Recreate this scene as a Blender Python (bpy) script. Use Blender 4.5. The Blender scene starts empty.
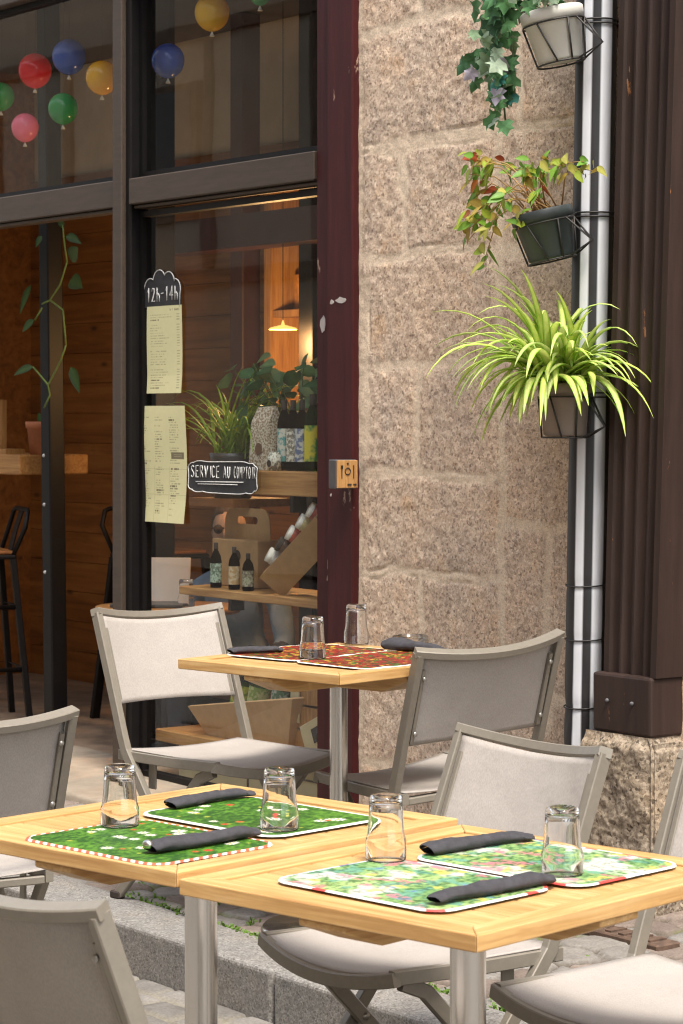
import bpy, bmesh, math, random
import numpy as np
from mathutils import Vector, Matrix
R = math.radians
rnd = random.Random(7)
S = bpy.context.scene
COL = S.collection

# ---------------------------------------------------------------- survey
CAMX, CAMY, CAMZ, YAW, FPX = 6.39, -4.763, 1.52, R(53.3), 2400.0
def W(px, py, Y):
    """a point of the photograph taken as lying on the plane at depth Y -> metres"""
    c, s = math.cos(YAW), math.sin(YAW)
    t = (px-341.5)/FPX; v = (416-py)/FPX
    k = (Y-CAMY)/(c+s*t)*1.0
    dx = -s + c*t; dy = c + s*t
    k = (Y-CAMY)/dy
    return Vector((CAMX+k*dx, Y, CAMZ+k*v))

# ---------------------------------------------------------------- materials
def newmat(name):
    m = bpy.data.materials.new(name); m.use_nodes = True
    nt = m.node_tree; nt.nodes.clear()
    out = nt.nodes.new('ShaderNodeOutputMaterial'); b = nt.nodes.new('ShaderNodeBsdfPrincipled')
    nt.links.new(b.outputs[0], out.inputs[0])
    return m, nt, b, out
def nd(nt, t, **kw):
    n = nt.nodes.new(t)
    for k, v in kw.items():
        if k.startswith('i_'):
            n.inputs[k[2:].replace('_', ' ')].default_value = v
        else: setattr(n, k, v)
    return n
def rgba(c): return (c[0], c[1], c[2], 1)
def noise(nt, scale, detail=4, rough=.6, stretch=None, dist=0, coord='Object'):
    tc = nd(nt, 'ShaderNodeTexCoord'); n = nd(nt, 'ShaderNodeTexNoise')
    n.inputs['Scale'].default_value = scale; n.inputs['Detail'].default_value = detail
    n.inputs['Roughness'].default_value = rough; n.inputs['Distortion'].default_value = dist
    if stretch:
        mp = nd(nt, 'ShaderNodeMapping'); mp.inputs['Scale'].default_value = stretch
        nt.links.new(tc.outputs[coord], mp.inputs[0]); nt.links.new(mp.outputs[0], n.inputs['Vector'])
    else: nt.links.new(tc.outputs[coord], n.inputs['Vector'])
    return n
def ramp(nt, src, stops):
    r = nd(nt, 'ShaderNodeValToRGB'); e = r.color_ramp.elements
    while len(e) < len(stops): e.new(.5)
    for el, (p, c) in zip(e, stops): el.position = p; el.color = rgba(c)
    nt.links.new(src, r.inputs[0]); return r
def mixc(nt, fac, a, b, mode='MIX'):
    m = nd(nt, 'ShaderNodeMix', data_type='RGBA', blend_type=mode)
    for sock, v in ((m.inputs[0], fac), (m.inputs[6], a), (m.inputs[7], b)):
        if hasattr(v, 'is_linked'): nt.links.new(v, sock)
        elif isinstance(v, (int, float)): sock.default_value = v
        else: sock.default_value = rgba(v)
    return m.outputs[2]
def bump(nt, b, src, strength, dist=.004, prev=None):
    n = nd(nt, 'ShaderNodeBump'); n.inputs['Strength'].default_value = strength; n.inputs['Distance'].default_value = dist
    nt.links.new(src, n.inputs['Height'])
    if prev: nt.links.new(prev, n.inputs['Normal'])
    nt.links.new(n.outputs[0], b.inputs['Normal']); return n.outputs[0]
def M(name, col, rough=.6, var=.15, scale=30, bmp=.0, bscale=200, metal=0, bdist=.003, stretch=None, spec=.5):
    m, nt, b, o = newmat(name)
    n = noise(nt, scale, 5, .6, stretch)
    lo = [max(0, c*(1-var)) for c in col]; hi = [min(1, c*(1+var)) for c in col]
    r = ramp(nt, n.outputs[0], [(.3, lo), (.7, hi)])
    nt.links.new(r.outputs[0], b.inputs['Base Color'])
    b.inputs['Roughness'].default_value = rough; b.inputs['Metallic'].default_value = metal
    b.inputs['Specular IOR Level'].default_value = spec
    if bmp:
        bn = noise(nt, bscale, 3, .6, stretch); bump(nt, b, bn.outputs[0], bmp, bdist)
    return m
def wood(name, cols, rough=.45, axis='x', scale=9, bmp=.15, knots=True):
    """cols: dark, mid, light; grain runs along axis of the object"""
    m, nt, b, o = newmat(name)
    st = {'x': (.07, 1, 1), 'y': (1, .07, 1), 'z': (1, 1, .07)}[axis]
    n = noise(nt, scale*4, 6, .65, st, 1.2)
    n2 = noise(nt, scale*14, 3, .5, tuple(s*.6 if s < 1 else s for s in st))
    r = ramp(nt, n.outputs[0], [(.28, cols[0]), (.5, cols[1]), (.72, cols[2])])
    r2 = ramp(nt, n2.outputs[0], [(.36, (.77, .69, .60)), (.58, (1, 1, 1))])
    c = mixc(nt, .7, r.outputs[0], r2.outputs[0], 'MULTIPLY')
    if knots:
        tc = nd(nt, 'ShaderNodeTexCoord'); mp = nd(nt, 'ShaderNodeMapping')
        mp.inputs['Scale'].default_value = tuple(.4 if s < 1 else 1 for s in st)
        v = nd(nt, 'ShaderNodeTexVoronoi'); v.inputs['Scale'].default_value = 8
        nt.links.new(tc.outputs['Object'], mp.inputs[0]); nt.links.new(mp.outputs[0], v.inputs['Vector'])
        k = ramp(nt, v.outputs['Distance'], [(.05, (1, 1, 1)), (.14, (0, 0, 0))])
        c = mixc(nt, k.outputs[0], c, [x*.45 for x in cols[0]])
    n9 = noise(nt, 5, 4, .6); st9 = ramp(nt, n9.outputs[0], [(.34, (.86, .82, .76)), (.56, (1, 1, 1))]); c = mixc(nt, .8, c, st9.outputs[0], 'MULTIPLY')
    oi = nd(nt, 'ShaderNodeObjectInfo')
    rr = ramp(nt, oi.outputs['Random'], [(0, (.84, .80, .74)), (1, (1.0, 1.0, 1.0))])
    c = mixc(nt, 1.0, c, rr.outputs[0], 'MULTIPLY')
    nt.links.new(c, b.inputs['Base Color']); b.inputs['Roughness'].default_value = rough
    bump(nt, b, n2.outputs[0], bmp, .001)
    return m
def attrmat(name, rough=.7, spec=.4, trans=0, bmp=0, bscale=300, attr='Col', bdist=.002, vary=.12, vscale=60):
    m, nt, b, o = newmat(name)
    a = nd(nt, 'ShaderNodeVertexColor', layer_name=attr)
    n = noise(nt, vscale, 4)
    r = ramp(nt, n.outputs[0], [(.3, (1-vary,)*3), (.7, (1, 1, 1))])
    c = mixc(nt, 1.0, a.outputs[0], r.outputs[0], 'MULTIPLY')
    nt.links.new(c, b.inputs['Base Color']); b.inputs['Roughness'].default_value = rough
    b.inputs['Specular IOR Level'].default_value = spec
    if trans:
        t = nd(nt, 'ShaderNodeBsdfTranslucent'); nt.links.new(c, t.inputs[0])
        mx = nd(nt, 'ShaderNodeMixShader'); mx.inputs[0].default_value = trans
        nt.links.new(b.outputs[0], mx.inputs[1]); nt.links.new(t.outputs[0], mx.inputs[2]); nt.links.new(mx.outputs[0], o.inputs[0])
    if bmp:
        bn = noise(nt, bscale, 3); bump(nt, b, bn.outputs[0], bmp, bdist)
    return m
def chipped(name, col, chip, rough=.55, amount=.66, stretch=(1, 1, .35), scale=14):
    m, nt, b, o = newmat(name)
    n = noise(nt, scale, 6, .7, stretch); n2 = noise(nt, 5, 4, .6, (6, 6, .5))
    base = ramp(nt, n2.outputs[0], [(.3, [c*.75 for c in col]), (.7, [min(1, c*1.25) for c in col])])
    k = ramp(nt, n.outputs[0], [(amount, (0, 0, 0)), (amount+.02, (1, 1, 1))])
    c = mixc(nt, k.outputs[0], base.outputs[0], chip)
    nt.links.new(c, b.inputs['Base Color']); b.inputs['Roughness'].default_value = rough; b.inputs['Specular IOR Level'].default_value = .25
    nn = noise(nt, 40, 4, .6, (1, 1, .1)); p = bump(nt, b, nn.outputs[0], .25, .002)
    bump(nt, b, k.outputs[0], -.4, .001, p)
    return m

PINE = ((.46, .25, .09), (.62, .39, .16), (.70, .49, .25))
MT = {}
MT['pine_x'] = wood('pine along', PINE, axis='x')
MT['pine_y'] = wood('pine across', PINE, axis='y')
SH = ((.30, .14, .045), (.46, .25, .09), (.56, .34, .14))
MT['shelf'] = wood('shelf wood', SH, axis='x')
MT['shelf_z'] = wood('crate wood', SH, axis='z')
MT['panel'] = wood('brown wall panels', ((.135, .048, .010), (.26, .100, .021), (.34, .145, .038)), axis='x', scale=3, rough=.55)
MT['steel'] = M('brushed steel', (.62, .60, .57), .24, .06, 6, .08, 400, 1.0, .0006, (1, 1, .02))
MT['frame'] = M('taupe powder coat', (.235, .210, .172), .42, .06, 60, .05, 900, .25, .0004)
MT['screw'] = M('screw head', (.35, .33, .30), .35, .1, 100, metal=.8)
def sling():
    m, nt, b, o = newmat('taupe mesh fabric')
    n = noise(nt, 5, 4); n2 = noise(nt, 420, 2, .5, (1, 1, .2))
    r = ramp(nt, n.outputs[0], [(.3, (.40, .362, .33)), (.7, (.455, .415, .38))])
    r2 = ramp(nt, n2.outputs[0], [(.35, (.86, .86, .86)), (.65, (1, 1, 1))])
    c = mixc(nt, 1, r.outputs[0], r2.outputs[0], 'MULTIPLY')
    nt.links.new(c, b.inputs['Base Color']); b.inputs['Roughness'].default_value = .8
    b.inputs['Specular IOR Level'].default_value = .25
    n3 = noise(nt, 9, 3, .5); p = bump(nt, b, n3.outputs[0], .45, .014); bump(nt, b, n2.outputs[0], .15, .0005, p)
    t = nd(nt, 'ShaderNodeBsdfTranslucent'); nt.links.new(c, t.inputs[0])
    mx = nd(nt, 'ShaderNodeMixShader'); mx.inputs[0].default_value = .12
    nt.links.new(b.outputs[0], mx.inputs[1]); nt.links.new(t.outputs[0], mx.inputs[2]); nt.links.new(mx.outputs[0], o.inputs[0])
    return m
MT['sling'] = sling()
def granite(name, attr=True, pal=((.31, .235, .185), (.50, .385, .30), (.585, .46, .36), (.64, .505, .395), (.74, .62, .50)), mortar=(.73, .595, .45), sc=1.0, bs=1.0, patch=.8):
    m, nt, b, o = newmat(name)
    tc = nd(nt, 'ShaderNodeTexCoord')
    wv = noise(nt, 90*sc, 2); vm = nd(nt, 'ShaderNodeVectorMath', operation='SCALE'); vm.inputs['Scale'].default_value = .008/sc
    nt.links.new(wv.outputs['Color'], vm.inputs[0]); va = nd(nt, 'ShaderNodeVectorMath', operation='ADD')
    nt.links.new(tc.outputs['Object'], va.inputs[0]); nt.links.new(vm.outputs[0], va.inputs[1])
    def cells(scale):
        v = nd(nt, 'ShaderNodeTexVoronoi'); v.inputs['Scale'].default_value = scale; nt.links.new(va.outputs[0], v.inputs['Vector'])
        sp = nd(nt, 'ShaderNodeSeparateColor'); nt.links.new(v.outputs['Color'], sp.inputs[0]); return v, sp.outputs[0]
    v1, c1 = cells(135*sc); v2, c2 = cells(270*sc)
    r = ramp(nt, c1, [(.0, pal[0]), (.14, pal[1]), (.40, pal[2]), (.70, pal[3]), (.97, pal[4])]); r.color_ramp.interpolation = 'LINEAR'
    r2 = ramp(nt, c2, [(.0, (.58, .55, .53)), (.16, (.93, .92, .91)), (.8, (1.03, 1.02, 1.01)), (1, (1.22, 1.20, 1.17))])
    c = mixc(nt, .85, r.outputs[0], r2.outputs[0], 'MULTIPLY')
    n2 = noise(nt, 3.0, 5, .6); n5 = noise(nt, 7, 4, .65); n6 = noise(nt, 28, 4, .65)
    tone = ramp(nt, n2.outputs[0], [(.30, (.84, .85, .87)), (.5, (1, .98, .95)), (.7, (1.05, .97, .88))])
    c = mixc(nt, patch, c, tone.outputs[0], 'MULTIPLY')
    oc = ramp(nt, n5.outputs[0], [(.32, (.86, .87, .90)), (.5, (1, 1, 1)), (.56, (1, 1, 1)), (.70, (1.0, .88, .74))])
    c = mixc(nt, patch, c, oc.outputs[0], 'MULTIPLY')
    od = ramp(nt, n6.outputs[0], [(.34, (.86, .84, .83)), (.55, (1.03, 1.03, 1.02))]); c = mixc(nt, .8, c, od.outputs[0], 'MULTIPLY')
    if attr:
        a = nd(nt, 'ShaderNodeVertexColor', layer_name='Col'); sep = nd(nt, 'ShaderNodeSeparateColor')
        nt.links.new(a.outputs[0], sep.inputs[0])
        ms = ramp(nt, c2, [(.1, [x*.80 for x in mortar]), (.5, mortar), (1, [min(1, x*1.12) for x in mortar])])
        mm = mixc(nt, .7, ms.outputs[0], od.outputs[0], 'MULTIPLY')
        c = mixc(nt, sep.outputs[0], c, mm)
        g = nd(nt, 'ShaderNodeCombineColor')
        for k in range(3): nt.links.new(sep.outputs[1], g.inputs[k])
        c = mixc(nt, 1.0, c, g.outputs[0], 'MULTIPLY')
    nt.links.new(c, b.inputs['Base Color']); b.inputs['Roughness'].default_value = .9; b.inputs['Specular IOR Level'].default_value = .2
    p = bump(nt, b, c1, .55*bs, .005); p = bump(nt, b, n6.outputs[0], .3*bs, .006, p); bump(nt, b, c2, .5*bs, .002, p)
    return m
MT['wall'] = granite('granite blocks')
MT['footing'] = granite('rough footing granite', False, ((.11, .088, .066), (.23, .185, .14), (.30, .245, .185), (.34, .28, .215), (.44, .37, .29)), sc=.9, bs=.9)
MT['kerb'] = granite('grey kerb granite', False, ((.125, .12, .113), (.18, .175, .167), (.21, .204, .195), (.235, .228, .218), (.30, .29, .277)), sc=1.5, bs=.8, patch=.5)
def pavemat(name, mossc=(.10, .14, .025)):
    m, nt, b, o = newmat(name)
    a = nd(nt, 'ShaderNodeVertexColor', layer_name='Col')
    n = noise(nt, 130, 5, .7); n2 = noise(nt, 16, 5, .6)
    r = ramp(nt, n.outputs[0], [(.3, (.68, .66, .64)), (.7, (1.12, 1.1, 1.08))])
    r2 = ramp(nt, n2.outputs[0], [(.3, (.76, .74, .72)), (.7, (1.06, 1.05, 1.04))])
    c = mixc(nt, 1, a.outputs[0], r.outputs[0], 'MULTIPLY'); c = mixc(nt, 1, c, r2.outputs[0], 'MULTIPLY')
    nt.links.new(c, b.inputs['Base Color']); b.inputs['Roughness'].default_value = .85; b.inputs['Specular IOR Level'].default_value = .3
    p = bump(nt, b, n.outputs[0], .5, .003); bump(nt, b, n2.outputs[0], .4, .008, p)
    return m
MT['pave'] = pavemat('weathered paving stone')
MT['cement'] = M('worn cement slab', (.25, .205, .155), .8, .30, 5, .35, 60, 0, .006)
MT['post'] = chipped('aubergine paint', (.046, .0078, .0085), (.30, .20, .15), .5, .66)
MT['pillar'] = chipped('dark brown paint', (.036, .0215, .0175), (.26, .11, .04), .55, .665, (1.6, 1.6, .3), 16)
MT['shopframe'] = M('brown grey joinery paint', (.050, .033, .022), .55, .22, 8, .15, 60, 0, .002, (1, 8, 8))
MT['black'] = M('black painted metal', (.007, .006, .006), .5, .2, 20, spec=.2)
MT['iron'] = M('black wire', (.035, .032, .03), .5, .2, 60, metal=.4)
MT['floor'] = M('shop floor cement', (.20, .14, .095), .7, .35, 7, .2, 50)
MT['plaster_in'] = M('beige interior plaster', (.52, .40, .28), .9, .12, 4)
MT['plaster'] = M('outside plaster', (.56, .46, .34), .9, .12, 3, .3, 60)
MT['ceiling'] = M('dark ceiling', (.10, .075, .055), .9, .1, 4)
MT['purple'] = M('dark plum paint', (.045, .014, .016), .5, .2, 8)
MT['kraft'] = M('kraft cardboard', (.46, .29, .145), .8, .10, 25, .1, 300)
MT['cream'] = M('cream painted board', (.50, .42, .26), .7, .08, 6)
MT['cloth'] = M('charcoal napkin cloth', (.040, .038, .044), .9, .25, 60, .4, 700, 0, .001)
MT['paper'] = attrmat('printed paper', .8, .2, 0, 0, vary=.05)
MT['mat'] = attrmat('printed laminated place mat', .5, .35, 0, .1, 80, vary=.05)
MT['mat_edge'] = MT['mat']
MT['leaf'] = attrmat('green leaves', .5, .4, .28, 0, vary=.2)
MT['dullleaf'] = attrmat('silk ivy leaves', .7, .3, .15, 0, vary=.25)
MT['slate'] = M('slate board', (.022, .022, .024), .7, .4, 20)
MT['chalk'] = M('chalk', (.62, .62, .60), .9, .2, 200)
MT['terracotta'] = M('terracotta', (.36, .13, .06), .8, .15, 15)
MT['soil'] = M('dry soil', (.16, .09, .045), .95, .4, 120, .6, 120)
MT['pot_white'] = M('off white plastic pot', (.60, .585, .53), .5, .08, 6, .04, 60)
MT['pot_dark'] = M('dark green grey plastic pot', (.042, .052, .052), .5, .25, 12)
MT['pot_taupe'] = M('taupe plastic pot', (.215, .175, .145), .55, .12, 12)
MT['boxgrey'] = M('grey metal housing', (.10, .10, .105), .45, .15, 30, metal=.5)
MT['mark'] = M('dark print', (.03, .02, .015), .8)
MT['skin'] = M('skin', (.34, .225, .165), .55, .08, 20)
MT['hair'] = M('brown hair', (.06, .032, .015), .6, .3, 60, .5, 120, 0, .003, (1, 1, .2))
MT['shirt'] = M('blue grey shirt cloth', (.20, .27, .36), .85, .15, 14, .4, 30, 0, .01)
MT['trousers'] = M('dark trousers', (.03, .035, .05), .9, .2, 20)
MT['laptop'] = M('silver plastic', (.50, .50, .50), .4, .05, 10)
MT['white'] = M('white label', (.72, .71, .66), .7, .1, 60)
MT['bookgrey'] = M('blue grey books', (.13, .165, .19), .7, .15, 10, .3, 60, 0, .003, (1, 1, 12))
MT['drain_grey'] = M('grey rubber', (.10, .10, .105), .6, .15, 30)
def glassmat(name, tint=(1, 1, 1), mixf=.45, ior=1.45, rough=.0):
    m, nt, b, o = newmat(name); nt.nodes.remove(b)
    g = nd(nt, 'ShaderNodeBsdfGlass'); g.inputs['IOR'].default_value = ior; g.inputs['Roughness'].default_value = rough
    g.inputs['Color'].default_value = rgba(tint)
    t = nd(nt, 'ShaderNodeBsdfTransparent'); t.inputs[0].default_value = rgba([.5+.48*x for x in tint])
    mx = nd(nt, 'ShaderNodeMixShader'); mx.inputs[0].default_value = mixf
    nt.links.new(g.outputs[0], mx.inputs[1]); nt.links.new(t.outputs[0], mx.inputs[2]); nt.links.new(mx.outputs[0], o.inputs[0])
    return m
MT['tumbler'] = glassmat('clear tumbler glass', (1, 1, 1), .0)
MT['bottle_glass'] = glassmat('dark brown bottle glass', (.10, .06, .03), .1)
MT['green_glass'] = glassmat('green bottle glass', (.10, .28, .07), .1)
MT['clear_bottle'] = glassmat('pale bottle glass', (.55, .68, .60), .3)
def panemat():
    m, nt, b, o = newmat('window glass'); nt.nodes.remove(b)
    t = nd(nt, 'ShaderNodeBsdfTransparent'); t.inputs[0].default_value = (.88, .90, .88, 1)
    g = nd(nt, 'ShaderNodeBsdfGlossy'); g.inputs['Roughness'].default_value = .004
    n = noise(nt, 1.6, 2); bp = nd(nt, 'ShaderNodeBump'); bp.inputs['Strength'].default_value = .08; bp.inputs['Distance'].default_value = .01
    nt.links.new(n.outputs[0], bp.inputs['Height']); nt.links.new(bp.outputs[0], g.inputs['Normal'])
    f = nd(nt, 'ShaderNodeFresnel'); ge = nd(nt, 'ShaderNodeNewGeometry')
    mr = nd(nt, 'ShaderNodeMapRange'); mr.inputs['To Min'].default_value = 1.5; mr.inputs['To Max'].default_value = 1/1.5
    nt.links.new(ge.outputs['Backfacing'], mr.inputs[0]); nt.links.new(mr.outputs[0], f.inputs['IOR'])
    mx = nd(nt, 'ShaderNodeMixShader'); nt.links.new(f.outputs[0], mx.inputs[0])
    nt.links.new(t.outputs[0], mx.inputs[1]); nt.links.new(g.outputs[0], mx.inputs[2]); nt.links.new(mx.outputs[0], o.inputs[0])
    return m
MT['pane'] = panemat()
def stripemat():
    m, nt, b, o = newmat('black and white striped wrap')
    a = nd(nt, 'ShaderNodeVertexColor', layer_name='Col'); nt.links.new(a.outputs[0], b.inputs['Base Color'])
    b.inputs['Roughness'].default_value = .5
    n = noise(nt, 14, 3, .5, (1, 1, .5)); bump(nt, b, n.outputs[0], .35, .008)
    return m
MT['stripe'] = stripemat()
def emis(name, col, st):
    m, nt, b, o = newmat(name); b.inputs['Base Color'].default_value = rgba(col)
    b.inputs['Emission Color'].default_value = rgba(col); b.inputs['Emission Strength'].default_value = st
    return m
MT['lampglow'] = emis('lit lamp shade', (1.0, .50, .12), .55)
def balloonmat(name, c):
    m, nt, b, o = newmat(name); b.inputs['Base Color'].default_value = rgba(c); b.inputs['Roughness'].default_value = .12
    t = nd(nt, 'ShaderNodeBsdfTranslucent'); t.inputs[0].default_value = rgba(c)
    mx = nd(nt, 'ShaderNodeMixShader'); mx.inputs[0].default_value = .35
    nt.links.new(b.outputs[0], mx.inputs[1]); nt.links.new(t.outputs[0], mx.inputs[2]); nt.links.new(mx.outputs[0], o.inputs[0])
    return m

# ---------------------------------------------------------------- mesh helpers
class MB:
    """collects shapes, links them as ONE mesh object"""
    def __init__(s): s.bm = bmesh.new(); s.mats = []; s.mi = 0; s.cl = s.bm.verts.layers.float_color.new('Col')
    def use(s, m):
        if m not in s.mats: s.mats.append(m)
        s.mi = s.mats.index(m); return s
    def _fin(s, faces, smooth):
        for f in faces: f.material_index = s.mi; f.smooth = smooth
    def box(s, c, d, rot=None, bev=.0, seg=1, shear=None):
        r = bmesh.ops.create_cube(s.bm, size=1); vs = r['verts']
        for v in vs: v.co = Vector((v.co.x*d[0], v.co.y*d[1], v.co.z*d[2]))
        fs = {f for v in vs for f in v.link_faces}
        if bev:
            es = list({e for v in vs for e in v.link_edges})
            rr = bmesh.ops.bevel(s.bm, geom=es, offset=bev, segments=seg, affect='EDGES', profile=.5)
            vs = rr['verts'] if rr['verts'] else vs
            fs = set(rr['faces']) | {f for v in vs for f in v.link_faces}
        mtx = (Matrix.Translation(Vector(c)) @ (rot.to_4x4() if rot else Matrix()))
        for v in {v for f in fs for v in f.verts}: v.co = mtx @ v.co
        s._fin(fs, False); return s
    def raw(s, vs, fs, smooth=True, cols=None):
        bv = [s.bm.verts.new(v) for v in vs]; out = []
        for f in fs:
            try: out.append(s.bm.faces.new([bv[i] for i in f]))
            except ValueError: pass
        s._fin(out, smooth)
        if cols is not None:
            for v, c in zip(bv, cols): v[s.cl] = rgba(c)
        return s
    def sweep(s, path, prof, closed=False, up=None, smooth=False, cap=True):
        """prof: list of (a,b) around; a along side axis, b along up axis. up: fixed axis kept as 'a'"""
        P = [Vector(p) for p in path]; n = len(P); rings = []; prev = None
        for i, p in enumerate(P):
            if closed: t = P[(i+1) % n]-P[i-1]
            else: t = (P[min(i+1, n-1)]-P[max(i-1, 0)])
            t.normalize()
            if up is not None:
                a = Vector(up) - t*Vector(up).dot(t); a.normalize()
            else:
                if prev is None:
                    ref = Vector((0, 0, 1)) if abs(t.z) < .9 else Vector((1, 0, 0)); a = t.cross(ref).normalized()
                else: a = (prev - t*prev.dot(t)).normalized()
                prev = a
            b = t.cross(a)
            k = 1.0
            if 0 < i < n-1 or closed:
                d1 = (P[i]-P[i-1]).normalized(); d2 = (P[(i+1) % n]-P[i]).normalized()
                cs = max(.3, math.sqrt(max(.05, (1+d1.dot(d2))/2))); k = 1/cs
            pf = prof(i/(n-1)) if callable(prof) else prof
            rings.append([p + a*q[0] + b*q[1]*(k if k < 1.6 else 1.6) for q in pf])
        m = len(rings[0]); vs = [v for r in rings for v in r]; fs = []
        for i in range(n if closed else n-1):
            j = (i+1) % n
            for k in range(m):
                fs.append((i*m+k, i*m+(k+1) % m, j*m+(k+1) % m, j*m+k))
        if cap and not closed:
            fs.append(tuple(range(m))[::-1]); fs.append(tuple((n-1)*m+k for k in range(m)))
        return s.raw(vs, fs, smooth)
    def tube(s, path, r, seg=8, closed=False, cap=True):
        f = (lambda t: [(math.cos(2*math.pi*k/seg)*r(t), math.sin(2*math.pi*k/seg)*r(t)) for k in range(seg)]) if callable(r) else \
            [(math.cos(2*math.pi*k/seg)*r, math.sin(2*math.pi*k/seg)*r) for k in range(seg)]
        return s.sweep(path, f, closed, None, True, cap)
    def bar(s, path, w, h, up, ch=.003, closed=False):
        a, b = w/2, h/2
        pr = [(-a+ch, -b), (a-ch, -b), (a, -b+ch), (a, b-ch), (a-ch, b), (-a+ch, b), (-a, b-ch), (-a, -b+ch)]
        return s.sweep(path, pr, closed, up, False)
    def lathe(s, prof, seg=32, c=(0, 0, 0), cap=False, smooth=True, mtx=None):
        vs = []; fs = []; n = len(prof); c = Vector(c)
        for r, z in prof:
            for k in range(seg):
                a = 2*math.pi*k/seg; v = Vector((r*math.cos(a), r*math.sin(a), z))
                vs.append((mtx @ v if mtx else v)+c)
        for i in range(n-1):
            for k in range(seg): fs.append((i*seg+k, i*seg+(k+1) % seg, (i+1)*seg+(k+1) % seg, (i+1)*seg+k))
        if cap: fs.append(tuple(range(seg))[::-1]); fs.append(tuple((n-1)*seg+k for k in range(seg)))
        return s.raw(vs, fs, smooth)
    def ball(s, c, r, seg=20, rings=12, sq=(1, 1, 1)):
        prof = [(max(.0001, r*math.sin(math.pi*i/rings)), -r*math.cos(math.pi*i/rings)) for i in range(rings+1)]
        n0 = len(s.bm.verts); s.lathe(prof, seg, c)
        s.bm.verts.ensure_lookup_table()
        for v in list(s.bm.verts)[n0:]: v.co = Vector([c[i]+(v.co[i]-c[i])*sq[i] for i in range(3)])
        return s
    def plate(s, outline, thick, mtx, holes=()):
        """outline in local xy, extruded by thick along local z, placed by mtx"""
        tmp = bmesh.new()
        for lp in [outline]+list(holes):
            vv = [tmp.verts.new((p[0], p[1], 0)) for p in lp]
            for i in range(len(vv)): tmp.edges.new((vv[i], vv[(i+1) % len(vv)]))
        bmesh.ops.triangle_fill(tmp, edges=tmp.edges[:], use_beauty=True, normal=(0, 0, 1))
        ex = bmesh.ops.extrude_face_region(tmp, geom=tmp.faces[:])
        for g in ex['geom']:
            if isinstance(g, bmesh.types.BMVert): g.co.z += thick
        bmesh.ops.recalc_face_normals(tmp, faces=tmp.faces[:])
        tmp.verts.index_update()
        s.raw([mtx @ v.co for v in tmp.verts], [[v.index for v in f.verts] for f in tmp.faces], False)
        tmp.free(); return s
    def build(s, name, mat=None, parent=None, bevel=0, subsurf=0, recalc=True):
        if recalc: bmesh.ops.recalc_face_normals(s.bm, faces=s.bm.faces[:])
        me = bpy.data.meshes.new(name); s.bm.to_mesh(me); s.bm.free()
        for m in (s.mats or ([mat] if mat else [])): me.materials.append(m)
        return link(name, me, parent, bevel, subsurf)
def link(name, me, parent=None, bevel=0, subsurf=0):
    o = bpy.data.objects.new(name, me); COL.objects.link(o)
    if parent: o.parent = parent
    if bevel:
        b = o.modifiers.new('bevel', 'BEVEL'); b.width = bevel; b.segments = 2; b.limit_method = 'ANGLE'
    if subsurf:
        b = o.modifiers.new('sub', 'SUBSURF'); b.levels = b.render_levels = subsurf
    return o
def tag(o, label=None, cat=None, group=None, kind=None):
    if label: o['label'] = label
    if cat: o['category'] = cat
    if group: o['group'] = group
    if kind: o['kind'] = kind
    return o
def thing(name, label, cat, loc=(0, 0, 0), rz=0, group=None):
    o = bpy.data.objects.new(name, None); COL.objects.link(o); o.location = loc; o.rotation_euler = (0, 0, rz)
    o.empty_display_size = .1
    return tag(o, label, cat, group)
def dup(root, label=None, loc=None, rz=None):
    c = root.copy(); COL.objects.link(c)
    def rec(a, b):
        for ch in a.children:
            k = ch.copy(); COL.objects.link(k); k.parent = b; rec(ch, k)
    rec(root, c)
    if label: c['label'] = label
    if loc is not None: c.location = loc
    if rz is not None: c.rotation_euler = (0, 0, rz)
    return c
def gridmesh(name, P, col=None, mat=None, parent=None, smooth=True, flip=False):
    n, m = P.shape[:2]
    idx = np.arange(n*m).reshape(n, m)
    q = np.stack([idx[:-1, :-1], idx[1:, :-1], idx[1:, 1:], idx[:-1, 1:]], -1).reshape(-1, 4)
    if flip: q = q[:, ::-1]
    me = bpy.data.meshes.new(name)
    me.vertices.add(n*m); me.vertices.foreach_set('co', P.reshape(-1).astype(np.float32))
    me.loops.add(q.size); me.loops.foreach_set('vertex_index', q.reshape(-1).astype(np.int32))
    me.polygons.add(len(q)); me.polygons.foreach_set('loop_start', np.arange(0, q.size, 4, dtype=np.int32))
    me.polygons.foreach_set('loop_total', np.full(len(q), 4, dtype=np.int32))
    me.update(); me.validate()
    me.polygons.foreach_set('use_smooth', np.full(len(me.polygons), smooth))
    if col is not None:
        a = me.color_attributes.new('Col', 'FLOAT_COLOR', 'POINT')
        c = np.ones((n*m, 4), np.float32); c[:, :3] = col.reshape(-1, 3); a.data.foreach_set('color', c.reshape(-1))
    if mat: me.materials.append(mat)
    return link(name, me, parent)
def vnoise(x, y, seed=0):
    xi = np.floor(x).astype(int); yi = np.floor(y).astype(int); fx = x-xi; fy = y-yi
    fx = fx*fx*(3-2*fx); fy = fy*fy*(3-2*fy)
    def h(a, b):
        v = np.sin(a*127.1+b*311.7+seed*74.7)*43758.5453; return v-np.floor(v)
    return (h(xi, yi)*(1-fx)+h(xi+1, yi)*fx)*(1-fy)+(h(xi, yi+1)*(1-fx)+h(xi+1, yi+1)*fx)*fy
def fbm(x, y, oct=4, seed=0):
    s = 0; a = .5
    for i in range(oct): s = s+a*vnoise(x*2**i, y*2**i, seed+i); a *= .5
    return s
def hsh(a, b, k): v = np.sin(a*91.7+b*217.3+k*53.1)*24634.63; return v-np.floor(v)
def sstep(a, b, x): t = np.clip((x-a)/(b-a), 0, 1); return t*t*(3-2*t)
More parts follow.
